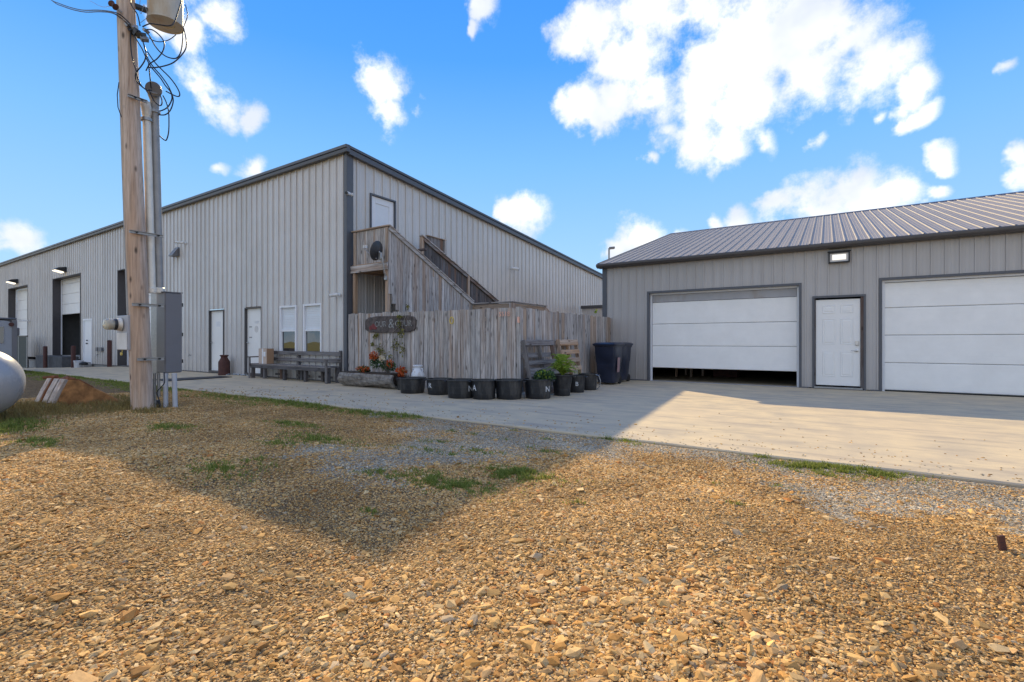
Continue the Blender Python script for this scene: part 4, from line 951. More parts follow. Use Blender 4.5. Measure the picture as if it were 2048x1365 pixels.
TUBS = [(825,788,.285,.33,'leftmost black tub, in front of the white milk can'), (879,791,.275,.33,'second black tub from the left, with pale R shaped mark'), (922,798,.285,.36,'third black tub from left, white N shaped mark on its right'),
        (968,800,.245,.37,'narrow black tub with torn white mark near its left rim'), (1018,800,.275,.37,'black tub before the fence corner, unmarked and empty'), (1076,799,.275,.38,'black tub under the grey pallet with a torn white label')]
tobj = []
for (px, yb, r, h, lab) in TUBS: tobj.append(tub(tubpos(px, yb, r), r, h, lab))
tub_p = tub(tubpos(1124, 793, .21), .225, .43, 'taller black pot holding the bright green fern', taper=.72)
tub_b = tub(tubpos(1152, 786, .19), .20, .37, 'small black tub behind the fern pot with a white sticker')
tub_e = tub(tubpos(1176, 781, .20), .215, .37, 'rightmost black tub beside the trash bins, with a looped strap')
def mark(parent, pos, r, ang, z, shape, s=.075):
    """painted mark wrapped on the tub wall"""
    vs, fs = text_mb(shape, s*2.1, .001); b = MB(); out = []
    for v in vs:
        a = ang+v.x/r; out.append((pos[0]+math.cos(a)*(r+v.z*.5), pos[1]+math.sin(a)*(r+v.z*.5), z+v.y))
    b.add(out, fs); b.build('painted_mark', 'white_print', parent)
def toward(px_off, loc):  # angle on the tub that faces the camera, turned a little
    return math.atan2(-loc[1], -loc[0])+px_off
for (i, off, ch, z, k) in ((1, -.85, 'R', .20, .955), (2, .75, 'N', .19, .965), (3, -.9, 'A', .22, .965), (5, .80, 'N', .19, .955)):
    l = tobj[i].location; mark(tobj[i], l, TUBS[i][2]*k, toward(off, l), z, ch)
l = tub_b.location; mark(tub_b, l, .193, toward(.1, l), .19, 'B', .06)
b = MB(); l = tub_e.location; pp = [(l.x+.2, l.y-.05, .36), (l.x+.29, l.y-.06, .33), (l.x+.33, l.y-.06, .22), (l.x+.32, l.y-.06, .10), (l.x+.24, l.y-.06, .02)]; b.tube(pp, .012, 6); b.build('strap', 'galvanised', tub_e)
# fern and grey plant
l = Vector(tub_p.location); t = thing('fern', 'bright yellow green fern spilling out of the tall black pot', 'fern', (l.x, l.y, .4))
bl = MB(); bs = MB()
for k in range(30):
    a = k*2.4; o = Vector((math.cos(a), math.sin(a), 0)); rr = R.uniform(.16, .42); hgt = R.uniform(.10, .42)
    c0 = Vector((l.x, l.y, .41)); frond(bl, bs, c0, c0+o*rr*.45+Vector((0, 0, hgt*1.5)), c0+o*rr+Vector((0, 0, hgt*(.9 if rr < .3 else .2))), 11, .10)
bl.build('fronds', 'leaf_fern', t); bs.build('stems', 'leaf_fern', t)
b = MB(); b.lathe([(.18, 0), (.19, .01)], (l.x, l.y, .40), 18); b.build('soil', 'soil', t)
l = Vector(tobj[5].location); t = thing('sage_plant', 'dusty green leafy plant at the right side of the tub under the pallet', 'plant', (l.x+.12, l.y, .36))
b = MB(); leaves(b, (l.x+.14, l.y+.02, .44), (.24, .16, .12), 420, .075); b.build('leaves', 'leaf_dark', t)
b = MB(); leaves(b, (l.x+.17, l.y-.02, .47), (.15, .12, .10), 110, .07); b.build('young_leaves', 'leaf_fern', t)
for i, zz in ((5, .33), (3, .31)):
    l = tobj[i].location; b = MB(); b.lathe([(.2, 0), (.21, .005)], (l.x, l.y, zz-.05), 18); b.build('soil', 'soil', tobj[i])
# ================================================================== PALLETS
def pallet(name, loc, rz, tilt, w, h, mat, missing, label):
    t = thing(name, label, 'pallet', loc); t.rotation_euler = (tilt, 0, rz)
    OFFK = OFF.pop(t.name)
    for x in (0, w/2, w): b = MB(); b.box(x-.02, x+.02, -.045, .045, 0, h); b.build('stringer', mat+'_z', t, local=True)
    for i, (z, hh) in enumerate(missing[0]): b = MB(); b.box(-.02, w+.02, -.062, -.047, z, z+hh); b.build('slat', mat+'_x', t, local=True, bevel=.003)
    for z in missing[1]: b = MB(); b.box(-.02, w+.02, .047, .062, z, z+.10); b.build('slat', mat+'_x', t, local=True)
    return t
pallet('wooden_pallet', (-4.93, 8.33, .02), math.radians(90), math.radians(-12), 1.18, 1.14, 'old_wood', ([(1.02, .12), (.62, .09), (.38, .16), (.14, .14), (0, .1)], [.02, .3, .55, .78, 1.02]), 'weathered grey pallet leaning on the fence behind the black tubs')
pallet('wooden_pallet', (-5.03, 9.92, .02), math.radians(90), math.radians(-9), .92, 1.15, 'brown_wood', ([(1.0, .14), (.80, .10), (.60, .10), (.40, .10), (.16, .10), (0, .1)], [.02, .5, 1.02]), 'reddish brown pallet leaning on the fence right of the grey pallet')
# ================================================================== TRASH BINS
def bin_(loc, rz, label, sticker):
    t = thing('trash_bin', label, 'trash bin', loc, rz, group='navy wheeled bins at the garage corner'); OFF.pop(t.name)
    def ring(w, d, z, r=.05, n=4):
        o = []
        for (sx, sy, a0) in ((1, 1, 0), (-1, 1, 90), (-1, -1, 180), (1, -1, 270)):
            for k in range(n):
                a = math.radians(a0+k*90/(n-1)); o.append((sx*(w/2-r)+r*math.cos(a), sy*(d/2-r)+r*math.sin(a), z))
        return o
    b = MB(); rings = [ring(.42, .48, .05), ring(.44, .50, .06), ring(.50, .58, .55), ring(.505, .585, .56), ring(.52, .60, .58), ring(.56, .66, .98), ring(.60, .70, .985), ring(.60, .70, 1.0)]
    for r_ in rings: b.v += r_
    n = len(rings[0])
    for i in range(len(rings)-1):
        for k in range(n): b.f.append((i*n+k, i*n+(k+1) % n, (i+1)*n+(k+1) % n, (i+1)*n+k))
    b.f.append(tuple(range(n))[::-1]); b.f.append(tuple((len(rings)-1)*n+k for k in range(n)))
    b.build('bin_body', 'bin_navy', t, smooth=35, local=True)
    b = MB(); rr = [ring(.62, .74, 1.003), ring(.64, .76, 1.02), ring(.64, .76, 1.045), ring(.56, .66, 1.075), ring(.30, .36, 1.085)]
    for r_ in rr: b.v += r_
    for i in range(len(rr)-1):
        for k in range(n): b.f.append((i*n+k, i*n+(k+1) % n, (i+1)*n+(k+1) % n, (i+1)*n+k))
    b.f.append(tuple(range(n))[::-1]); b.f.append(tuple((len(rr)-1)*n+k for k in range(n))); b.build('lid', 'bin_navy', t, smooth=35, local=True)
    b = MB(); b.tube([(-.24, .38, .96), (-.24, .44, .96), (.24, .44, .96), (.24, .38, .96)], .014, 8); b.build('handle', 'bin_navy', t, local=True)
    for s in (1, -1):
        b = MB(); b.lathe([(.02, -.025), (.10, -.025), (.105, -.015), (.105, .015), (.10, .025), (.02, .025)], (s*.20, .25, .105), 22, (1, 0, 0)); b.build('wheel', 'black_rubber', t, smooth=40, local=True)
    if sticker:
        b = MB(); put_text(b, '75', .17, (-.08, -.312, .86), (1, 0, 0), (0, -.06, 1)); b.build('number', 'white_print', t, local=True)
        b = MB(); b.add([(.262, -.15, .32), (.262, .05, .32), (.283, .05, .70), (.283, -.15, .70)], [(0, 1, 2, 3)]); b.v = [(x+.006, y, z) for x, y, z in b.v]; b.build('sticker', 'sticker_pink', t, local=True)
    return t
bin_((-4.76, 11.92, 0), math.radians(2), 'navy wheeled bin with white 75 and faded pink sticker by the fence end', True)
bin_((-4.84, 12.74, 0), math.radians(-4), 'second navy wheeled bin standing behind the one marked 75', False)
# ================================================================== UTILITY POLE
pb = onZ(285, 825, -.03); px_, py_ = pb.x, pb.y
LEAN = Vector((-.0405*RT.x, -.0405*RT.y, 1))
def pole_at(z): return Vector((px_, py_, 0))+LEAN*z
PO = thing('utility_pole', 'tall weathered timber utility pole carrying conduits and tangled black cables', 'utility pole', (px_, py_, 0))
b = MB(); zs = [-.4, 0, .3, .8, 1.4, 2.2, 3, 4, 5, 6, 7, 8, 9.5, 10.5]
b.tube([pole_at(z) for z in zs], [.150-.0040*(z+.4) for z in zs], 30)
b.v = [(x+.004*math.sin(9*math.atan2(y-py_, x-px_)+z*.7), y+.004*math.sin(7*math.atan2(y-py_, x-px_)+z), z) for x, y, z in b.v]
b.build('pole_shaft', 'pole_wood', PO, smooth=60)
# struts across the pole, parallel to +Y
XS = px_+.20
struts = []
for (zc, x_, y0, y1) in ((None, XS, 3.10, 3.62),):
    pass
for (pya, pyb, pxa, pxb) in ((610, 612, 264, 328), (718, 719, 274, 328), (467, 470, 258, 326), (192, 204, 255, 294)):
    zc = onX((pxa+pxb)/2, (pya+pyb)/2, XS).z; q = pole_at(zc); xx = q.x+.152
    a, c = onX(pxa, pya, xx), onX(pxb, pyb, xx); zc = (a.z+c.z)/2
    b = MB(); b.box(xx-.003, xx+.003, a.y, c.y, zc-.022, zc+.022); b.box(xx+.003, xx+.03, a.y, c.y, zc-.022, zc-.018); b.box(xx+.003, xx+.03, a.y, c.y, zc+.018, zc+.022)
    k = 0; y = a.y+.04
    while y < c.y-.03: b.box(xx+.0031, xx+.006, y-.009, y+.009, zc-.007, zc+.007); y += .048
    b.build('strut', 'galvanised', PO)
    b = MB(); b.lathe([(.014, 0), (.014, .05)], (xx-.01, c.y-.07, zc), 6, (1, 0, 0)); b.lathe([(.014, 0), (.014, .05)], (xx-.01, a.y+.10, zc), 6, (1, 0, 0)); b.build('bolt', 'black_iron', PO)
# big conduits
def conduit(name, bot, top, r, mat, extra=None, parent=PO):
    b = MB(); b.tube([bot, top]+(extra or []), r, 16); return b.build(name, mat, parent, smooth=40)
A0 = onD(303.5, 583, 7.95); A1 = onD(293.5, 228, 8.0); B0 = onD(319, 583, 8.05); B1 = onD(309.5, 212, 8.1)
conduit('conduit', A0, A1, .060, 'conduit_rusty'); conduit('conduit', B0, B1, .058, 'conduit_grey')
for p in (A0, B0): b = MB(); b.lathe([(.072, -.03), (.075, 0), (.075, .05), (.062, .06)], p, 18); b.build('collar', 'conduit_rusty', PO, smooth=40)
b = MB(); p = A1; b.tube([p-Vector((0,0,.03)), p+Vector((0,0,.06)), p+Vector((0,0,.16))-RT*.02, p+Vector((0,0,.20))-RT*.07], [.066, .075, .078, .05], 16); b.build('weatherhead', 'conduit_rusty', PO, smooth=50)
b = MB(); p = B1; q = p+Vector((0,0,.16)); b.tube([p-Vector((0,0,.04)), p+Vector((0,0,.08)), q+FW*-.02, q+RT*.05-FW*.09+Vector((0,0,.06))], [.062, .068, .085, .095], 18); b.build('weatherhead', 'conduit_grey', PO, smooth=50)
b = MB(); c = q+RT*.055-FW*.10+Vector((0,0,.065)); ax = (RT*.3-FW*.8+Vector((0,0,-.25))).normalized(); b.lathe([(.115, -.03), (.12, 0), (.112, .03), (.05, .032)], c, 22, ax); b.build('weatherhead_cap', 'cabinet_grey', PO, smooth=40)
b = MB(); b.box(-.02, .02, -.02, .02, -.02, .02)
for p in (A1, B1):
    b = MB(); b.lathe([(.075, -.05), (.082, -.045), (.082, .0), (.075, .005)], p-Vector((0,0,.08)), 18); b.build('clamp', 'galvanised', PO, smooth=40)
# ground wire moulding on the left face
m0, m1, m2_ = onD(257, 629, 7.68), onD(246, 300, 7.75), onD(231, -160, 7.85)
b = MB(); b.tube([m0, m1, m2_], .027, 10); b.build('wire_moulding', 'conduit_grey', PO, smooth=40)
b = MB(); p = [onD(238, 165, 7.6), onD(234.5, 190, 7.58), onD(236, 215, 7.58), onD(243, 235, 7.62)]; b.tube(p, .007, 6); b.build('loose_wire', 'cable_black', PO)
# clamps and connectors
for (cx, cy, s) in ((258, 52, .06), (266, 62, .08), (274, 66, .09), (283, 72, .09), (289, 79, .06), (270, 56, .05), (292, 62, .04)):
    p = onD(cx, cy, 7.72); b = MB(); b.box(-s/2, s/2, -.05, .05, -s/2, s/2); e = Euler((R.random(), R.random(), R.random())).to_matrix(); b.v = [tuple(p+e @ Vector(v)) for v in b.v]; b.build('connector', 'galvanised' if s < .07 else 'black_iron', PO)
p = onD(227, 11, 7.55); b = MB(); b.lathe([(.02, -.05), (.05, -.045), (.035, -.01), (.035, .01), (.05, .045), (.02, .05)], p, 14, (RT*.7+Vector((0,0,-.6)))); b.build('insulator', 'rust_dark', PO, smooth=40)
b = MB(); b.tube([p, onD(243, 26, 7.65)], .018, 8); b.build('insulator_arm', 'galvanised', PO)
# cables (traced as hanging loops a hand's breadth in front of the pole)
CAB = [
 [(262,50,7.7),(250,38,7.65),(232,26,7.6),(200,21,8.2),(160,20,9.2),(120,8,10.4),(92,-8,11.5),(40,-60,15)],
 [(262,56,7.7),(246,40,7.62),(226,27,7.6),(200,24,8.3),(165,24,9.3),(128,14,10.5),(100,-2,11.5),(50,-55,15)],
 [(280,52,7.6),(275,30,7.6),(266,16,7.6),(261,4,7.6),(262,-20,7.6)],
 [(285,54,7.6),(300,48,7.6),(318,50,7.65),(338,52,7.7),(348,46,7.75),(354,30,7.8),(362,4,7.85),(366,-20,7.9)],
 [(292,60,7.65),(304,60,7.6),(318,70,7.6),(328,85,7.6),(326,102,7.65),(314,118,7.7),(300,128,7.75),(292,142,7.8)],
 [(293,66,7.7),(300,74,7.6),(310,92,7.6),(322,106,7.65),(336,115,7.7),(352,117,7.8),(361,106,7.85),(365,84,7.9),(366,64,7.95)],
 [(298,76,7.7),(308,82,7.65),(322,84,7.65),(338,80,7.7),(352,70,7.75)],
 [(367,56,7.95),(372,78,7.9),(372,96,7.85),(362,112,7.8),(346,126,7.75),(326,133,7.7),(306,136,7.75),(298,135,7.8)],
 [(371,10,7.95),(375,30,7.95),(372,42,7.95),(367,54,7.95)],
 [(262,60,7.72),(261,75,7.7),(262,100,7.68),(266,122,7.66),(272,142,7.66),(276,158,7.68),(283,172,7.75),(294,181,7.85),(303,181,7.95)],
 [(264,62,7.72),(272,78,7.7),(284,98,7.68),(293,118,7.68),(302,134,7.7),(312,146,7.75),(322,158,7.8),(331,172,7.85),(341,184,7.9),(344,196,7.95),(341,206,8),(334,216,8.05),(322,222,8.1),(316,221,8.15)],
 [(282,76,7.7),(288,90,7.68),(292,106,7.66),(290,120,7.66),(283,132,7.66),(275,142,7.68),(271,150,7.7),(273,162,7.74),(284,174,7.8),(296,182,7.88)],
 [(284,76,7.7),(289,95,7.7),(296,118,7.7),(308,136,7.74),(322,152,7.8),(336,172,7.85),(345,192,7.9),(346,206,7.95),(340,222,8),(330,230,8.05),(316,230,8.1)],
 [(295,104,7.7),(300,112,7.7),(312,128,7.72),(326,142,7.76),(340,156,7.82),(352,172,7.88),(359,186,7.92),(358,193,7.95),(350,192,7.98),(332,183,8.0)],
 [(297,128,7.75),(299,145,7.78),(301,165,7.85),(302,176,7.95)],
 [(320,190,7.95),(324,202,7.92),(323,210,7.92),(318,211,7.92),(308,202,7.92),(302,190,7.95),(298,180,7.95)],
 [(326,192,7.95),(332,204,7.92),(337,222,7.92),(338,245,7.92),(337,266,7.92),(333,280,7.95),(328,280,7.98),(319,272,8.05)],
]
def smoothpath(pts, k=6):
    P_ = [onD(*p) for p in pts]; out = []
    for i in range(len(P_)-1):
        a = P_[max(i-1, 0)]; b_ = P_[i]; c = P_[i+1]; d = P_[min(i+2, len(P_)-1)]
        for j in range(k):
            t = j/k; out.append(.5*((2*b_)+(c-a)*t+(2*a-5*b_+4*c-d)*t*t+(3*b_-a-3*c+d)*t**3))
    return out+[P_[-1]]
for i, c in enumerate(CAB):
    b = MB(); b.tube(smoothpath(c), .0095 if i not in (8, 6) else .007, 6); b.build('cable', 'cable_black', PO, smooth=True)
for c in ([(281,-5,7.9),(279,18,7.9),(282,28,7.9),(286,16,7.9),(288,10,7.9),(294,24,7.9),(293,36,7.9),(286,42,7.9),(281,46,7.9)], [(180,2,9),(204,14,8.2),(222,12,7.6)], [(238,36,7.6),(250,42,7.62),(262,50,7.7)]):
    b = MB(); b.tube(smoothpath(c), .004, 5); b.build('thin_wire', 'galvanised', PO, smooth=True)
# transformer
tp = onD(331, 50, 8.15)
TR = thing('transformer', 'cream cylindrical transformer can hanging near the top of the utility pole', 'transformer', (tp.x, tp.y, tp.z))
b = MB(); b.lathe([(.05, .03), (.12, .03), (.13, .012), (.235, .012), (.25, 0), (.262, .0), (.262, .02), (.252, .03), (.252, .95), (.27, .96), (.27, 1.0), (.20, 1.06), (.05, 1.08)], tp, 36); b.build('tank', 'transformer_cream', TR, smooth=35)
for z in (.12, .8):
    q = pole_at(tp.z+z); d = (Vector((tp.x, tp.y, tp.z+z))-q); e = q+d*.52; b = MB(); b.beam(q+d*.12, e, .10, .05); b.build('hanger', 'black_iron', TR)
for a in (-.5, .5):
    b = MB(); b.lathe([(.04, 0), (.055, .04), (.035, .06), (.055, .10), (.035, .12), (.05, .16), (.02, .2)], tp+Vector((a*.25, a*.12, 1.06)), 12); b.build('bushing', 'rust_dark', TR, smooth=40)
b = MB(); q = tp-RT*.255+Vector((0, 0, .16)); b.tube([q, q-RT*.05], .018, 8); b.build('valve', 'black_iron', TR)
# meter box
MT = thing('meter_box', 'pale grey electricity meter box with glass dial on the left of the pole', 'meter box', (-9.5, 3.12, .98))
b = MB(); b.box(-9.70, -9.25, 3.07, 3.19, .975, 1.53); b.build('box', 'meter_grey', MT, bevel=.006)
b = MB(); b.box(-9.68, -9.27, 3.060, 3.068, .985, 1.25); b.build('front_panel', 'meter_panel', MT, bevel=.002)
mc = Vector((-9.50, 3.06, 1.385))
b = MB(); b.lathe([(.105, 0), (.108, .012), (.098, .03), (.098, .06)], mc, 28, (0, -1, 0)); b.build('socket_ring', 'conduit_rusty', MT, smooth=40)
b = MB(); b.lathe([(.090, .06), (.090, .085), (.088, .09), (.088, .10)], mc, 28, (0, -1, 0)); b.build('band', 'black_iron', MT, smooth=40)
b = MB(); b.lathe([(.086, .10), (.088, .105), (.086, .19), (.07, .215), (.03, .225)], mc, 28, (0, -1, 0)); b.build('glass_dial', 'meter_glass', MT, smooth=60)
b = MB(); b.lathe([(.07, .12), (.07, .17)], mc, 20, (0, -1, 0)); b.build('dial', 'conduit_rusty', MT, smooth=40)
b = MB(); b.tube([(-9.42, 3.05, .975), (-9.42, 3.05, .945)], .006, 6); b.lathe([(.025, 0), (.025, .02)], (-9.42, 3.05, .915), 12, (0, -1, 0)); b.build('padlock', 'yellow_tag', MT)
# cabinet
CB = thing('electrical_cabinet', 'tall dark grey electrical cabinet strapped to the right of the pole', 'electrical cabinet', (-9.3, 3.65, .59))
p0 = onX(328, 583, -9.15)
b = MB(); b.box(-9.46, -9.15, 3.535, 3.775, .59, 1.925); b.build('box', 'cabinet_grey', CB, bevel=.006)
b = MB(); b.box(-9.150, -9.135, 3.545, 3.785, .60, 1.915); b.build('door', 'cabinet_grey', CB, bevel=.004)
b = MB(); b.box(-9.47, -9.13, 3.525, 3.80, 1.926, 1.94); b.build('top_lip', 'cabinet_grey', CB)
b = MB(); b.box(-9.69, -9.465, 3.54, 3.58, .56, 1.93); b.build('back_channel', 'galvanised', CB)
for z in (.75, 1.2, 1.7): b = MB(); b.box(-9.14, -9.125, 3.786, 3.80, z, z+.06); b.build('hinge', 'black_iron', CB)
for (xa, ya, xb, yb, r, m) in ((331.5, 747, 331.5, 828, .034, 'pvc_grey'), (348.5, 747, 351, 831, .036, 'pvc_grey'), (309, 747, 310, 822, .022, 'galvanised'), (317, 747, 318, 790, .022, 'galvanised')):
    a = onD(xa, ya, 8.0); c = onD(xb, yb+4, 8.0); b = MB(); b.tube([a, c], r, 14); b.build('conduit', m, CB, smooth=40)
b = MB(); b.tube(smoothpath([(328,745,7.9),(329,765,7.85),(322,775,7.85),(314,785,7.85),(318,800,7.85),(322,815,7.85),(326,826,7.85)]), .008, 6); b.build('loose_wire', 'cable_black', CB, smooth=True)
q = onD(314, 815, 8.05); b = MB(); b.lathe([(.05, -.1), (.06, 0), (.045, .12)], q, 14); b.build('ground_collar', 'black_iron', CB, smooth=40)

# ================================================================== PROPANE TANK
tc_ = onD(-49, 767, 6.4); r = .475
TK = thing('propane_tank', 'rounded end of a pale grey propane tank at the left edge of the gravel', 'propane tank', (tc_.x-1, tc_.y, -.05))
ax = Vector((-1, -.10, 0)).normalized(); prof = []
for k in range(15): a = math.pi/2*k/14; prof.append((max(.004, r*math.sin(a)), -r*.97*math.cos(a)))
prof += [(r, .05), (r+.003, .055), (r+.003, .09), (r, .095), (r, 2.0)]
for k in range(1, 13): a = math.pi/2*k/12; prof.append((max(.004, r*math.cos(a)), 2.0+r*math.sin(a)))
b = MB(); b.lathe(prof, tc_, 56, ax); b.build('tank_shell', 'tank_paint', TK, smooth=True)
q = tc_+ax*.95+Vector((0, 0, r-.03)); b = MB(); b.lathe([(.17, 0), (.17, .12), (.15, .18), (.09, .22), (.01, .235)], q, 26); b.build('valve_dome', 'tank_paint', TK, smooth=50)
for s in (.7, 1.7):
    q = tc_+ax*s; b = MB(); b.box(q.x-.06, q.x+.06, q.y-.3, q.y+.3, -.12, q.z-r+.10); b.build('foot', 'concrete_grey', TK)

# ================================================================== RUSTY BUCKET
BU = thing('excavator_bucket', 'rust brown steel bucket with worn pale ribs lying on gravel left of the pole', 'steel bucket', tuple(gpt(150, 812)))
# side plate outline in the photograph, stood in a plane across the view at 8.6 m; the pan runs back-left from it
def sp(px, py, d): return onD(px, py, d)
side = [(136, 760), (158, 761), (186, 776), (215, 789), (236, 800), (238, 806), (190, 813), (140, 817), (118, 815), (111, 808), (122, 785)]
P1 = [sp(x, y, 8.2+(x-110)*.004) for x, y in side]
b = MB(); b.prism(P1, FW*.03); b.build('side_plate', 'rust_side', BU, bevel=.006)
P2 = [p+(-RT*.52+FW*.22+Vector((0, 0, .0))) for p in P1]
b = MB(); b.prism(P2, FW*.03); b.build('side_plate', 'rust_side', BU, bevel=.006)
def pan(i, j, mat, name, th=.02, t0=.0, t1=1.0, up=0):
    a, c = P1[i], P1[j]; a2, c2 = P2[i], P2[j]
    A = [a+(a2-a)*t0, c+(c2-c)*t0, c+(c2-c)*t1, a+(a2-a)*t1]; n_ = (A[1]-A[0]).cross(A[3]-A[0]).normalized()
    b = MB(); b.prism([p+n_*up for p in A], n_*th); b.build(name, mat, BU, bevel=.003)
pan(0, 10, 'worn_steel', 'back_plate'); pan(10, 9, 'worn_steel', 'back_plate'); pan(9, 8, 'rust', 'bottom_plate'); pan(0, 1, 'rust', 'top_plate'); pan(1, 2, 'rust', 'top_plate'); pan(2, 4, 'rust', 'top_plate', t0=.04, t1=.96)
for (t0, t1, mt) in ((.0, .27, 'worn_steel'), (.35, .60, 'worn_steel'), (.67, .74, 'rust'), (.78, 1.0, 'worn_steel')):
    pan(0, 10, mt, 'rib', .04, t0, t1, -.045 if True else 0); pan(10, 9, mt, 'rib', .04, t0, t1, -.045)
for (t, d) in ((.34, .03), (.72, .03)):
    pan(0, 10, 'jamb_dark', 'gap_strip', .01, t-.04, t+.02, -.012)
for k in range(7):
    c = P1[0]+(P2[0]-P1[0])*R.uniform(.1, .9)+(P1[1]-P1[0])*R.uniform(.1, 1.0); b = MB(); s = R.uniform(.03, .09)
    b.beam(c+Vector((0,0,.01)), c+Vector((R.uniform(-.1,.1), R.uniform(-.1,.1), R.uniform(.02,.06))), s, .03); b.build('rust_flake', 'rust', BU, bevel=.008)
b = MB(); q = P2[0]+Vector((0, 0, .02)); b.beam(q-RT*.10, q+RT*.12+Vector((0,0,.02)), .09, .05); b.build('lug', 'rust', BU, bevel=.01)

# ================================================================== PARKED UTILITY VEHICLE at the left edge
cz0 = slope(-25)
VE = thing('utility_vehicle', 'grey boxy vehicle with dark roof trim parked behind the propane tank', 'vehicle', (-25.6, 3.85, cz0))
VX = -23.9; Y0, Y1 = 2.95, 4.68; zt = 1.86
b = MB()
def rr(y0, y1, z0, z1, r_, x):
    o = []
    for (cy, cz_, a0) in ((y1-r_, z1-r_, 0), (y0+r_, z1-r_, 90), (y0+.05, z0+.05, 180), (y1-.05, z0+.05, 270)):
        rad = r_ if a0 < 180 else .05
        for k in range(5): a = math.radians(a0+22.5*k); o.append((x, cy+rad*math.cos(a), cz_+rad*math.sin(a)))
    return o
R1 = [rr(Y0+.06, Y1-.06, .35, zt-.03, .22, VX), rr(Y0, Y1, .32, zt, .25, VX-.08), rr(Y0, Y1, .32, zt, .25, VX-3.2), rr(Y0+.08, Y1-.08, .36, zt-.15, .2, VX-3.6)]
for r_ in R1: b.v += r_
n = 20
for i in range(3):
    for k in range(n): b.f.append((i*n+k, i*n+(k+1) % n, (i+1)*n+(k+1) % n, (i+1)*n+k))
b.f.append(tuple(range(n))); b.f.append(tuple(3*n+k for k in range(n))[::-1]); b.build('body', 'vehicle_grey', VE, smooth=35)
b = MB(); b.box(VX-3.3, VX+.04, Y0-.02, Y1+.02, zt+.003, zt+.07); b.build('roof_trim', 'trim_slate', VE, bevel=.02)
b = MB(); b.box(VX-.03, VX+.03, Y1-.10, Y1+.03, .5, zt); b.build('corner_pillar', 'cabinet_grey', VE, bevel=.01)
b = MB(); b.box(VX+.0, VX+.02, Y0+.2, Y1-.3, 1.05, 1.62); b.build('rear_window', 'window_glass', VE)
b = MB(); p = onX(31, 663, VX-.2); b.box(p.x-.06, p.x+.06, p.y-.08, p.y+.10, p.z-.16, p.z+.13); b.build('side_mirror', 'cabinet_grey', VE, bevel=.04, seg=2)
b = MB(); p = onX(24, 647, VX+.04); b.lathe([(.07, 0), (.07, .03)], (VX+.035, Y1-.12, 1.70), 14, (1, 0, 0)); b.build('tail_lamp', 'rust_dark', VE)
for x in (VX-.7, VX-2.8):
    for y in (Y0+.10, Y1-.10):
        b = MB(); b.lathe([(.12, -.1), (.33, -.1), (.36, -.07), (.36, .07), (.33, .1), (.12, .1)], (x, y, .36+cz0), 26, (0, 1, 0)); w = b.build('wheel', 'black_rubber', VE, smooth=40)

# ================================================================== BOLLARDS, kennel panel, bucket, small wall things
for (x, y0_, y1_, lab) in ((90.5, 693, 736, 'rusty steel bollard at the left end of the dark dock block'), (146.7, 692, 736, 'rusty steel bollard at the right end of the dark dock block'), (219, 681, 733, 'rusty steel bollard standing left of the third tall door bay')):
    p = onY(x, y1_, 7.55 if x < 200 else 8.0); q = onY(x, y0_, 7.55 if x < 200 else 8.0)
    b = MB(); b.lathe([(.085, -.1), (.085, q.z-p.z-.02), (.07, q.z-p.z), (.02, q.z-p.z+.008)], (0, 0, 0), 18); o = b.build('bollard', 'rust_dark', smooth=40); o.location = p; tag(o, lab, 'bollard', 'rusty bollards beside the door bays')
KN = thing('kennel_panel', 'dark green mesh pen panels in front of the far left door bay', 'pen', (-37.8, 7.6, slope(-37.8)))
kz = slope(-37.8)
for x in (-39.1, -38.2, -36.6): b = MB(); b.tube([(x, 7.6, kz), (x, 7.6, 1.42)], .03, 8); b.build('post', 'galvanised', KN)
for (a, c) in ((-39.07, -38.23), (-38.17, -36.63)): b = MB(); b.box(a, c, 7.59, 7.61, kz+.05, 1.36); b.build('mesh_panel', 'kennel_green', KN)
b = MB(); b.box(-39.1, -36.55, 7.57, 7.63, 1.36, 1.42); b.build('top_rail', 'black_iron', KN)
p = onY(157, 736.5, 7.5); b = MB(); b.lathe([(.15, 0), (.165, .30), (.175, .30), (.175, .33), (.165, .335), (.01, .335)], p, 20)
o = b.build('bucket', 'white_enamel', smooth=40); tag(o, 'white lidded bucket on the concrete beside the right dock bollard', 'bucket')
b = MB(); p = onY(168, 731, 7.6); b.lathe([(.05, 0), (.16, .02), (.15, .10), (.05, .16)], (0,0,0), 10, wob=.1); o = b.build('black_bag', 'black_rubber', smooth=40); o.location = p; tag(o, 'small black bundle on the ground between bucket and double door', 'bag')
EB = thing('wall_meter', 'two small electric boxes on the inner wall of the open bay', 'electric box', (-33, 9, 1.4))
for (x, y) in ((140, 682), (150, 680)):
    p = onY(x, y, 12.3); p = onD(x, y, 28.5); b = MB(); b.box(p.x-.35, p.x+.35, p.y-.1, p.y+.1, p.z-.28, p.z+.28); b.build('box', 'cabinet_grey', EB, bevel=.02)
def hood(p, s, name, mat, label, cat):
    b = MB(); x, y, z = p; b.prism([(x-s*.5, y, z+s*.55), (x-s*.5, y-s*.62, z-s*.40), (x-s*.5, y-s*.62, z-s*.5), (x-s*.5, y, z-s*.5)], (s, 0, 0)); return lone(b, name, mat, label, cat, p)
p = onY(353.5, 505, Yf-.035); hood(p, .34, 'vent_hood', 'cabinet_grey', 'small grey vent hood high on the wall right of the pole', 'vent')
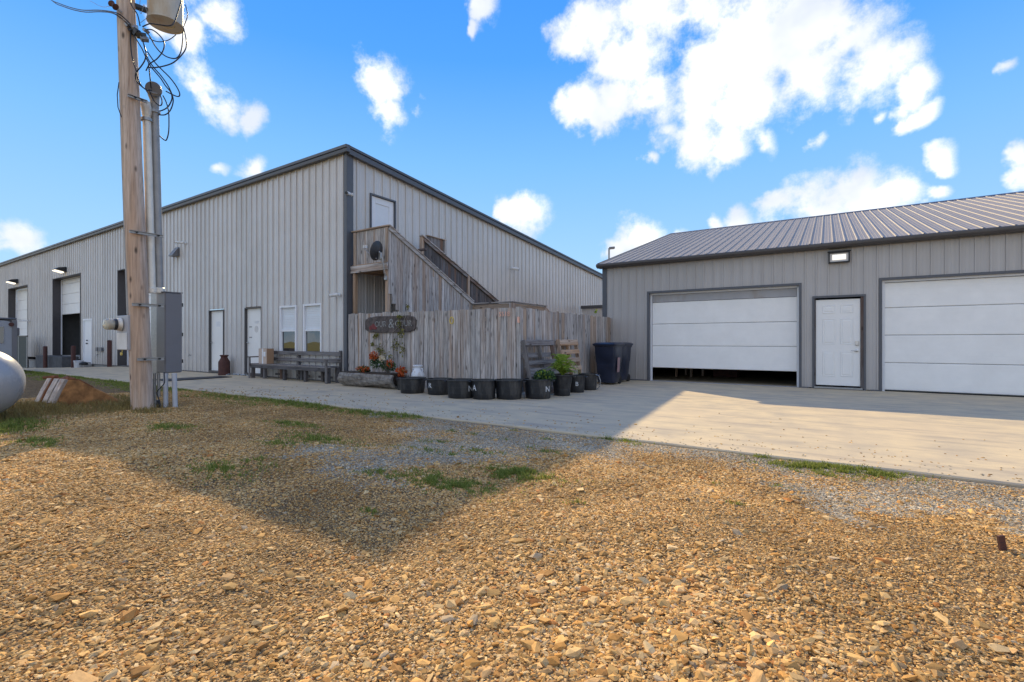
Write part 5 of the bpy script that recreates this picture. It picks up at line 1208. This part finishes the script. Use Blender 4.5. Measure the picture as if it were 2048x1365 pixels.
def camera_(p, d, label, ln=.20, mat='white_plastic', r_=.038, arm=.12):
    d = Vector(d).normalized(); t = thing('security_camera', label, 'security camera', p); q = Vector(p)
    w = Vector((0, -1, 0)) if abs(p[1]-Yf) < .3 else Vector((1, 0, 0))
    b = MB(); b.lathe([(.05, 0), (.05, .02), (.02, .03), (.018, arm)], q, 14, w); b.build('mount', mat, t, smooth=40)
    e = q+w*arm; b = MB(); b.tube([e-d*.06, e+d*ln], r_, 14); b.build('camera_body', mat, t, smooth=40)
    b = MB(); b.tube([e+d*(ln+.001), e+d*(ln+.012)], r_*.9, 14); b.build('lens', 'lamp_black', t)
camera_(onY(372, 487, Yf-.035), (-.9, -.45, .1), 'bullet security camera on the wall above the vent hood', .28)
camera_(onY(679, 591, Yf-.035), (-.75, -.6, -.15), 'small white security camera on the wall left of the building corner', .16, r_=.045)
camera_(onX(704, 390, Xc+.05), (.35, -.75, -.1), 'small white security camera at the corner left of the upper door', .10, r_=.05)
camera_(onX(1022, 538, Xc+.035), (.6, .6, -.1), 'white security camera with cable high on the side wall above lower deck', .22, r_=.06)
camera_(onY(60, 642, Yf-.035), (-.85, -.5, 0), 'thin security camera on the wall between the two far left bays', .5)
def bib(p, label):
    b = MB(); x, y, z = p; b.tube([(x, y, z), (x, y-.07, z), (x, y-.10, z-.05)], .016, 8); b.lathe([(.035, 0), (.035, .015)], (x, y-.06, z+.02), 10, (0, -.3, 1)); return lone(b, 'wall_tap', 'galvanised', label, 'tap', p)
bib(onY(382, 711, Yf-.02), 'small outdoor tap low on the wall left of the first flush door'); bib(onY(198, 710, Yf-.02), 'outdoor tap low on the wall right of the white double door')
p = onY(199, 699, Yf-.04); b = MB(); b.box(p.x-.32, p.x-.12, Yf-.10, Yf-.036, p.z-.09, p.z+.09); b.box(p.x+.02, p.x+.42, Yf-.10, Yf-.036, p.z-.09, p.z+.09); lone(b, 'outlet_boxes', 'cabinet_grey', 'pair of small outlet boxes on the wall above the left tap', 'outlet', p)
b = MB(); p = onY(1251, 729, Yg-.02); x, y, z = p; b.tube([(x, y, z), (x, y-.07, z), (x, y-.10, z-.05)], .018, 8); b.lathe([(.05, 0), (.05, .015)], (x, y-.07, z), 12, (0, -1, 0)); lone(b, 'wall_tap', 'yellow_tag', 'yellow garden tap on the garage wall right of the bins', 'tap', p)
# wall lamps over the bays, lit
for (px, py, lab) in ((130, 541, 'lit dark wall lamp above the open door bay'), (34, 564, 'lit dark wall lamp above the far left door bay')):
    p = onY(px, py, Yf-.04); t = thing('wall_lamp', lab, 'wall lamp', p, group='lit wall lamps above the door bays'); x, y, z = p
    b = MB(); b.prism([(x-.28, y, z+.16), (x-.28, y-.32, z+.10), (x-.28, y-.45, z-.02), (x-.28, y, z-.12)], (.56, 0, 0)); b.build('housing', 'lamp_black', t, bevel=.02)
    b = MB(); b.prism([(x-.24, y-.10, z-.112), (x-.24, y-.45, z-.035), (x-.24, y-.44, z-.07), (x-.24, y-.10, z-.16)], (.48, 0, 0)); b.build('lens', 'lamp_glow', t)
# flood light on the garage
p = onY(1678, 516, Yg-.02); t = thing('flood_light', 'black framed rectangular flood light on the garage wall above the entry door', 'flood light', p); x, y, z = p
b = MB(); w, h = .205, .125
for (a0, a1, c0, c1) in ((-w, w, h-.028, h), (-w, w, -h, -h+.028), (-w, -w+.028, -h+.028, h-.028), (w-.028, w, -h+.028, h-.028)): b.box(x+a0, x+a1, y-.10, y-.03, z+c0, z+c1)
b.box(x-w-.02, x+w+.02, y-.12, y-.02, z+h, z+h+.02); b.build('housing', 'lamp_black', t, bevel=.005)
b = MB(); b.box(x-w+.028, x+w-.028, y-.07, y-.03, z-h+.028, z+h-.028); b.build('reflector', 'meter_panel', t)
b = MB(); b.box(x-.13, x+.13, y-.078, y-.071, z-.055, z+.065); b.build('led_panel', 'led_panel', t)
# pole light far behind the garage
p = onD(1218, 497, 36); t = thing('lamp_post', 'distant pole light rising behind the left end of the garage roof', 'lamp post', (p.x, p.y, -.1))
b = MB(); b.tube([(p.x, p.y, -.1), (p.x, p.y, p.z)], .07, 10); b.build('pole', 'galvanised', t, smooth=40)
b = MB(); b.beam(p, p+RT*.42+Vector((0, 0, .04)), .25, .16); b.build('lamp_head', 'cabinet_grey', t, bevel=.02)
# tie stake in the gravel
p = gpt(2012, 1101); b = MB(); b.beam(p-Vector((0, 0, .1)), p+Vector((0, 0, .075))-RT*.028-FW*.0, .032, .012, FW); lone(b, 'steel_stake', 'rust_dark', 'short rusty steel stake poking out of the gravel at the right edge', 'stake', p)
# satellite dish on the landing
dc = onY(757, 503, 8.28); t = thing('satellite_dish', 'dark satellite dish with grey feed arm mounted at the stair landing', 'satellite dish', onY(768, 548, 8.48))
nrm = (Vector((-1.0, -.25, .28))).normalized()
b = MB(); b.lathe([(.004, 0), (.10, .010), (.18, .030), (.235, .052), (.25, .06), (.25, .068), (.235, .060), (.18, .038), (.10, .018), (.004, .008)], dc, 32, nrm, cap=False); b.build('reflector', 'dish_dark', t, smooth=40)
fd = onY(728, 497, 8.12); b = MB(); low = dc-Vector((0, 0, .20))+nrm*.05
b.tube([low, low+(fd-low)*.5-Vector((0,0,.03)), fd], .013, 8); b.build('feed_arm', 'galvanised', t, smooth=40)
b = MB(); b.tube([fd-Vector((0,0,.0)), fd+Vector((0, 0, .07))], .028, 10); b.tube([fd+RT*.06, fd+RT*.06+Vector((0, 0, .08))], .026, 10); b.build('feed_horn', 'white_plastic', t, smooth=40)
b = MB(); b0 = onY(771, 556, 8.50); b.tube([b0, dc-nrm*.10-Vector((0,0,.15)), dc-nrm*.02], .02, 10); b.build('mast', 'galvanised', t, smooth=40)
b = MB(); q = dc-nrm*.05-Vector((0, 0, .10)); b.box(q.x-.04, q.x+.04, q.y-.03, q.y+.03, q.z-.10, q.z+.08); b.box(b0.x-.04, b0.x+.04, b0.y-.02, b0.y+.03, b0.z-.06, b0.z+.05); b.build('bracket', 'galvanised', t, bevel=.008)
# vines
VI = thing('climbing_vine', 'thin yellowing vine climbing the fence around the wooden sign', 'vine', onY(770, 760, 8.33))
b = MB()
for pts in ([(752,740),(748,715),(755,700),(745,685),(752,672)], [(770,735),(772,715),(764,700),(775,684),(782,668),(795,655)], [(800,735),(796,715),(806,700),(800,685),(808,668),(804,650),(812,632),(818,612)], [(790,735),(785,718),(792,702),(786,690),(790,676)], [(760,738),(762,722),(756,710),(762,696),(768,684)]):
    P_ = [onY(x, y, 8.36 if y > 668 else 8.30) for x, y in pts]; b.tube(P_, .005, 5)
    for k in range(14):
        q = P_[R.randrange(len(P_))]; b.tube([q, q+Vector((R.uniform(-.12, .12), -R.uniform(0, .05), R.uniform(-.10, .14)))], .003, 4)
b.build('stems', 'twig_grey', VI)
b = MB()
for (x, y, rx, rz, n_) in ((752,672,.12,.10,70), (745,690,.06,.06,30), (760,700,.18,.20,60), (803,668,.14,.12,60), (797,650,.10,.12,45), (790,690,.16,.18,60), (775,715,.22,.16,50), (815,615,.05,.08,26), (800,634,.12,.05,40), (768,735,.10,.08,40), (805,700,.10,.2,36)):
    leaves(b, onY(x, y, 8.33 if y > 668 else 8.28), (rx, .03, rz), n_, .055)
b.build('leaves', 'leaf_vine', VI)
p = onX(1192, 623, -5.32); b = MB(); leaves(b, p, (.03, .05, .07), 22, .07); lone(b, 'weed_sprig', 'leaf_fern', 'small bright green sprig above the far end of the side fence', 'weed', p)
# things inside the garage, seen under the raised door
t = thing('saw_horse', 'timber legs of a trestle inside the garage below the raised door', 'trestle', (-3.6, 16.0, 0))
for (x, y) in ((-3.98, 15.6), (-3.55, 15.7), (-3.35, 16.4), (-3.9, 16.5)): b = MB(); b.box(x-.03, x+.03, y-.04, y+.04, 0, .8); b.build('leg', 'brown_wood_z', t)
b = MB(); b.box(-4.05, -3.3, 15.55, 16.55, .8, .86); b.build('top', 'brown_wood_x', t)
b = MB(); b.box(-3.0, -2.3, 16.2, 16.8, 0.0, .42); lone(b, 'storage_crate', 'rust_dark', 'reddish crate on the garage floor right of the trestle', 'crate', (-2.65, 16.5, 0), bevel=.01)

# ================================================================== GRAVEL (stones as instances, kind stuff)
def gravel(name, n_try, sizefn, seed, label=None):
    g_ = np.random.default_rng(seed)
    # density falls with distance from where one stands, never with what one lens sees
    rad = 1.0+g_.random(n_try)*12.5
    an = math.atan2(.8375, -.5464)+(g_.random(n_try)-.5)*math.radians(146)
    x = rad*np.cos(an); y = rad*np.sin(an)
    spill = g_.random(n_try) < np.exp(-np.clip(y-5.35, 0, 9)/.5)*.03+.00012
    keep = ((y < 5.30) | ((y > 5.37) & spill & (y < 8.0))) & (y > -3.6) & (x > -13) & (x < 6.5); fwd = x*-.5464+y*.8375; rgt = x*.8375+y*.5464
    keep &= (fwd > -1.2) & (np.abs(rgt) < (fwd+2.2)*1.35)
    x, y, rad = x[keep], y[keep], rad[keep]
    gr = greyness(x, y); isg = g_.random(len(x)) < np.clip((gr-.25)*1.3, 0, .82)
    s = sizefn(g_, len(x), rad); s = np.where(isg, np.minimum(s, .007+.008*g_.random(len(x))), s)
    z = np.where(y > 5.34, s*.2, ground_z(x, y)+s*.12)
    return x, y, z, s, isg, g_
def sz(g_, n, rad):
    s = .0041*np.exp(g_.normal(0, .46, n)); big = g_.random(n) < .022; s = np.where(big, s*g_.uniform(1.6, 3.2, n), s); s = np.maximum(s, .0026+.0009*rad)
    return np.clip(s, .0036, .025)
x, y, z, s, isg, g_ = gravel('gravel', 760000, sz, 5)
nS = len(x)
# drifts of coarser and finer stone
dr = .5+.5*np.sin(x*1.1+1.5*np.sin(y*.8))*np.sin(y*1.4+np.sin(x*.7)); s = s*np.where(isg, 1, .78+.5*dr)
me = bpy.data.meshes.new('gravel'); me.vertices.add(nS); me.vertices.foreach_set('co', np.stack([x, y, z], -1).ravel())
rot = np.stack([g_.normal(0, .22, nS), g_.normal(0, .22, nS), g_.random(nS)*6.283], -1)
asp = np.stack([s*g_.uniform(1.0, 1.75, nS), s*g_.uniform(.7, 1.1, nS), s*g_.uniform(.34, .70, nS)], -1)
pal = np.array([(.60,.41,.20),(.68,.50,.27),(.52,.32,.13),(.72,.58,.38),(.42,.26,.12),(.63,.46,.28),(.74,.63,.46),(.48,.36,.24),(.48,.24,.10),(.52,.46,.40),(.34,.30,.27)])
pw = np.array([.20,.19,.13,.12,.09,.11,.05,.05,.02,.025,.015]); pw /= pw.sum()
palg = np.array([(.54,.47,.35),(.43,.37,.27),(.63,.56,.44),(.52,.40,.25),(.32,.27,.20)]); pg = np.array([.34,.26,.18,.12,.10])
col = pal[g_.choice(len(pal), nS, p=pw)]; cg = palg[g_.choice(5, nS, p=pg)]; col = np.where(isg[:, None], cg, col)*g_.uniform(.52, 1.08, (nS, 1))
warm = np.ones((nS, 1)); lum = col.mean(1, keepdims=True); far = np.clip((y-1.5)/3.5, 0, 1)[:, None]*np.clip(-(x+3.5)/3, 0, 1)[:, None]
col = lum*(1-warm)+col*warm; col = np.where(isg[:, None], col, col*np.array([1.12, .93, .64])); col = col*(1-.2*far)*(.80+.34*(.5+.5*np.sin(x*2.3+1.7*np.sin(y*1.9+x))*np.sin(y*3.1+1.3*np.sin(x*2.7)))[:, None])
a = me.attributes.new('tint', 'FLOAT_COLOR', 'POINT'); a.data.foreach_set('color', np.concatenate([col, np.ones((nS, 1))], 1).ravel())
a = me.attributes.new('srot', 'FLOAT_VECTOR', 'POINT'); a.data.foreach_set('vector', rot.ravel())
a = me.attributes.new('sscl', 'FLOAT_VECTOR', 'POINT'); a.data.foreach_set('vector', asp.ravel())
a = me.attributes.new('sidx', 'INT', 'POINT'); a.data.foreach_set('value', g_.integers(0, 14, nS).astype(np.int32))
grav = bpy.data.objects.new('gravel', me); COL.objects.link(grav); grav['kind'] = 'stuff'; me.materials.append(MATS['gravel_stone'])
ng = bpy.data.node_groups.new('stones', 'GeometryNodeTree')
ng.interface.new_socket('Geometry', in_out='INPUT', socket_type='NodeSocketGeometry'); ng.interface.new_socket('Geometry', in_out='OUTPUT', socket_type='NodeSocketGeometry')
n = ng.nodes; l = ng.links
gi = n.new('NodeGroupInput'); go = n.new('NodeGroupOutput'); g2i = n.new('GeometryNodeGeometryToInstance')
for k in range(14):
    ico = n.new('GeometryNodeMeshIcoSphere'); ico.inputs['Radius'].default_value = 1.05; ico.inputs['Subdivisions'].default_value = 1
    sp_ = n.new('GeometryNodeSetPosition'); rv = n.new('FunctionNodeRandomValue'); rv.data_type = 'FLOAT_VECTOR'
    rv.inputs[0].default_value = (-.40,)*3; rv.inputs[1].default_value = (.40,)*3; rv.inputs['Seed'].default_value = k*17+3
    ch = n.new('GeometryNodeConvexHull')
    l.new(ico.outputs[0], sp_.inputs['Geometry']); l.new(rv.outputs[0], sp_.inputs['Offset']); l.new(sp_.outputs[0], ch.inputs[0])
    sm = n.new('GeometryNodeSetMaterial'); sm.inputs['Material'].default_value = MATS['gravel_stone']; l.new(ch.outputs[0], sm.inputs[0]); l.new(sm.outputs[0], g2i.inputs[0])
iop = n.new('GeometryNodeInstanceOnPoints'); l.new(gi.outputs[0], iop.inputs['Points']); l.new(g2i.outputs[0], iop.inputs['Instance']); iop.inputs['Pick Instance'].default_value = True
def na(nm, ty):
    q = n.new('GeometryNodeInputNamedAttribute'); q.data_type = ty; q.inputs[0].default_value = nm; return q.outputs[0]
l.new(na('sidx', 'INT'), iop.inputs['Instance Index']); l.new(na('sscl', 'FLOAT_VECTOR'), iop.inputs['Scale'])
er = n.new('FunctionNodeEulerToRotation'); l.new(na('srot', 'FLOAT_VECTOR'), er.inputs[0]); l.new(er.outputs[0], iop.inputs['Rotation'])
l.new(iop.outputs[0], go.inputs[0])
grav.modifiers.new('stones', 'NODES').node_group = ng

# ================================================================== GRASS
def grassmesh(kind, name, mat, per):
    V = []; Fc = []
    g_ = np.random.default_rng(3 if kind == 'g' else 4); k = 0
    for (x, y, rx, ry, d, h, kd) in GRASS:
        if kd != kind: continue
        near = min(1.6, 6/max(1.5, math.hypot(x, y))); n_ = int(per*d*min(rx*ry*math.pi*14, 6)*max(.35, near))
        for _ in range(n_):
            a, b_ = g_.normal(0, .62, 2); px, py = x+a*rx*1.35, y+b_*ry*1.35
            if math.sin(px*23+2*math.sin(py*17))*math.sin(py*31+math.cos(px*13)) < g_.uniform(-.35, .45): continue
            if py > 5.36: continue
            pz = float(ground_z(px, py))-.004; hh = h*g_.uniform(.35, 1.2)*(1.1-min(1, math.hypot(a, b_))*.6); th = g_.uniform(0, 6.283); w = .0022+.0012*g_.random()+.0002*math.hypot(px, py)
            lx, ly = g_.normal(0, .45, 2)*hh; cx, cy = math.cos(th)*w, math.sin(th)*w
            V += [(px-cx, py-cy, pz), (px+cx, py+cy, pz), (px+lx*.4+cx*.8, py+ly*.4+cy*.8, pz+hh*.6), (px+lx*.4-cx*.8, py+ly*.4-cy*.8, pz+hh*.6), (px+lx, py+ly, pz+hh*(.95))]
            Fc += [(k, k+1, k+2, k+3), (k+3, k+2, k+4)]; k += 5
    me = bpy.data.meshes.new(name); me.from_pydata(V, [], Fc); me.materials.append(MATS[mat]); o = bpy.data.objects.new(name, me); COL.objects.link(o); o['kind'] = 'stuff'
    return k
k1 = grassmesh('g', 'grass', 'grass_green', 620); k2 = grassmesh('d', 'dry_grass', 'grass_dry', 600)
print('STONES', nS, 'GRASS', k1//5, k2//5, 'OBJ', len(bpy.data.objects))
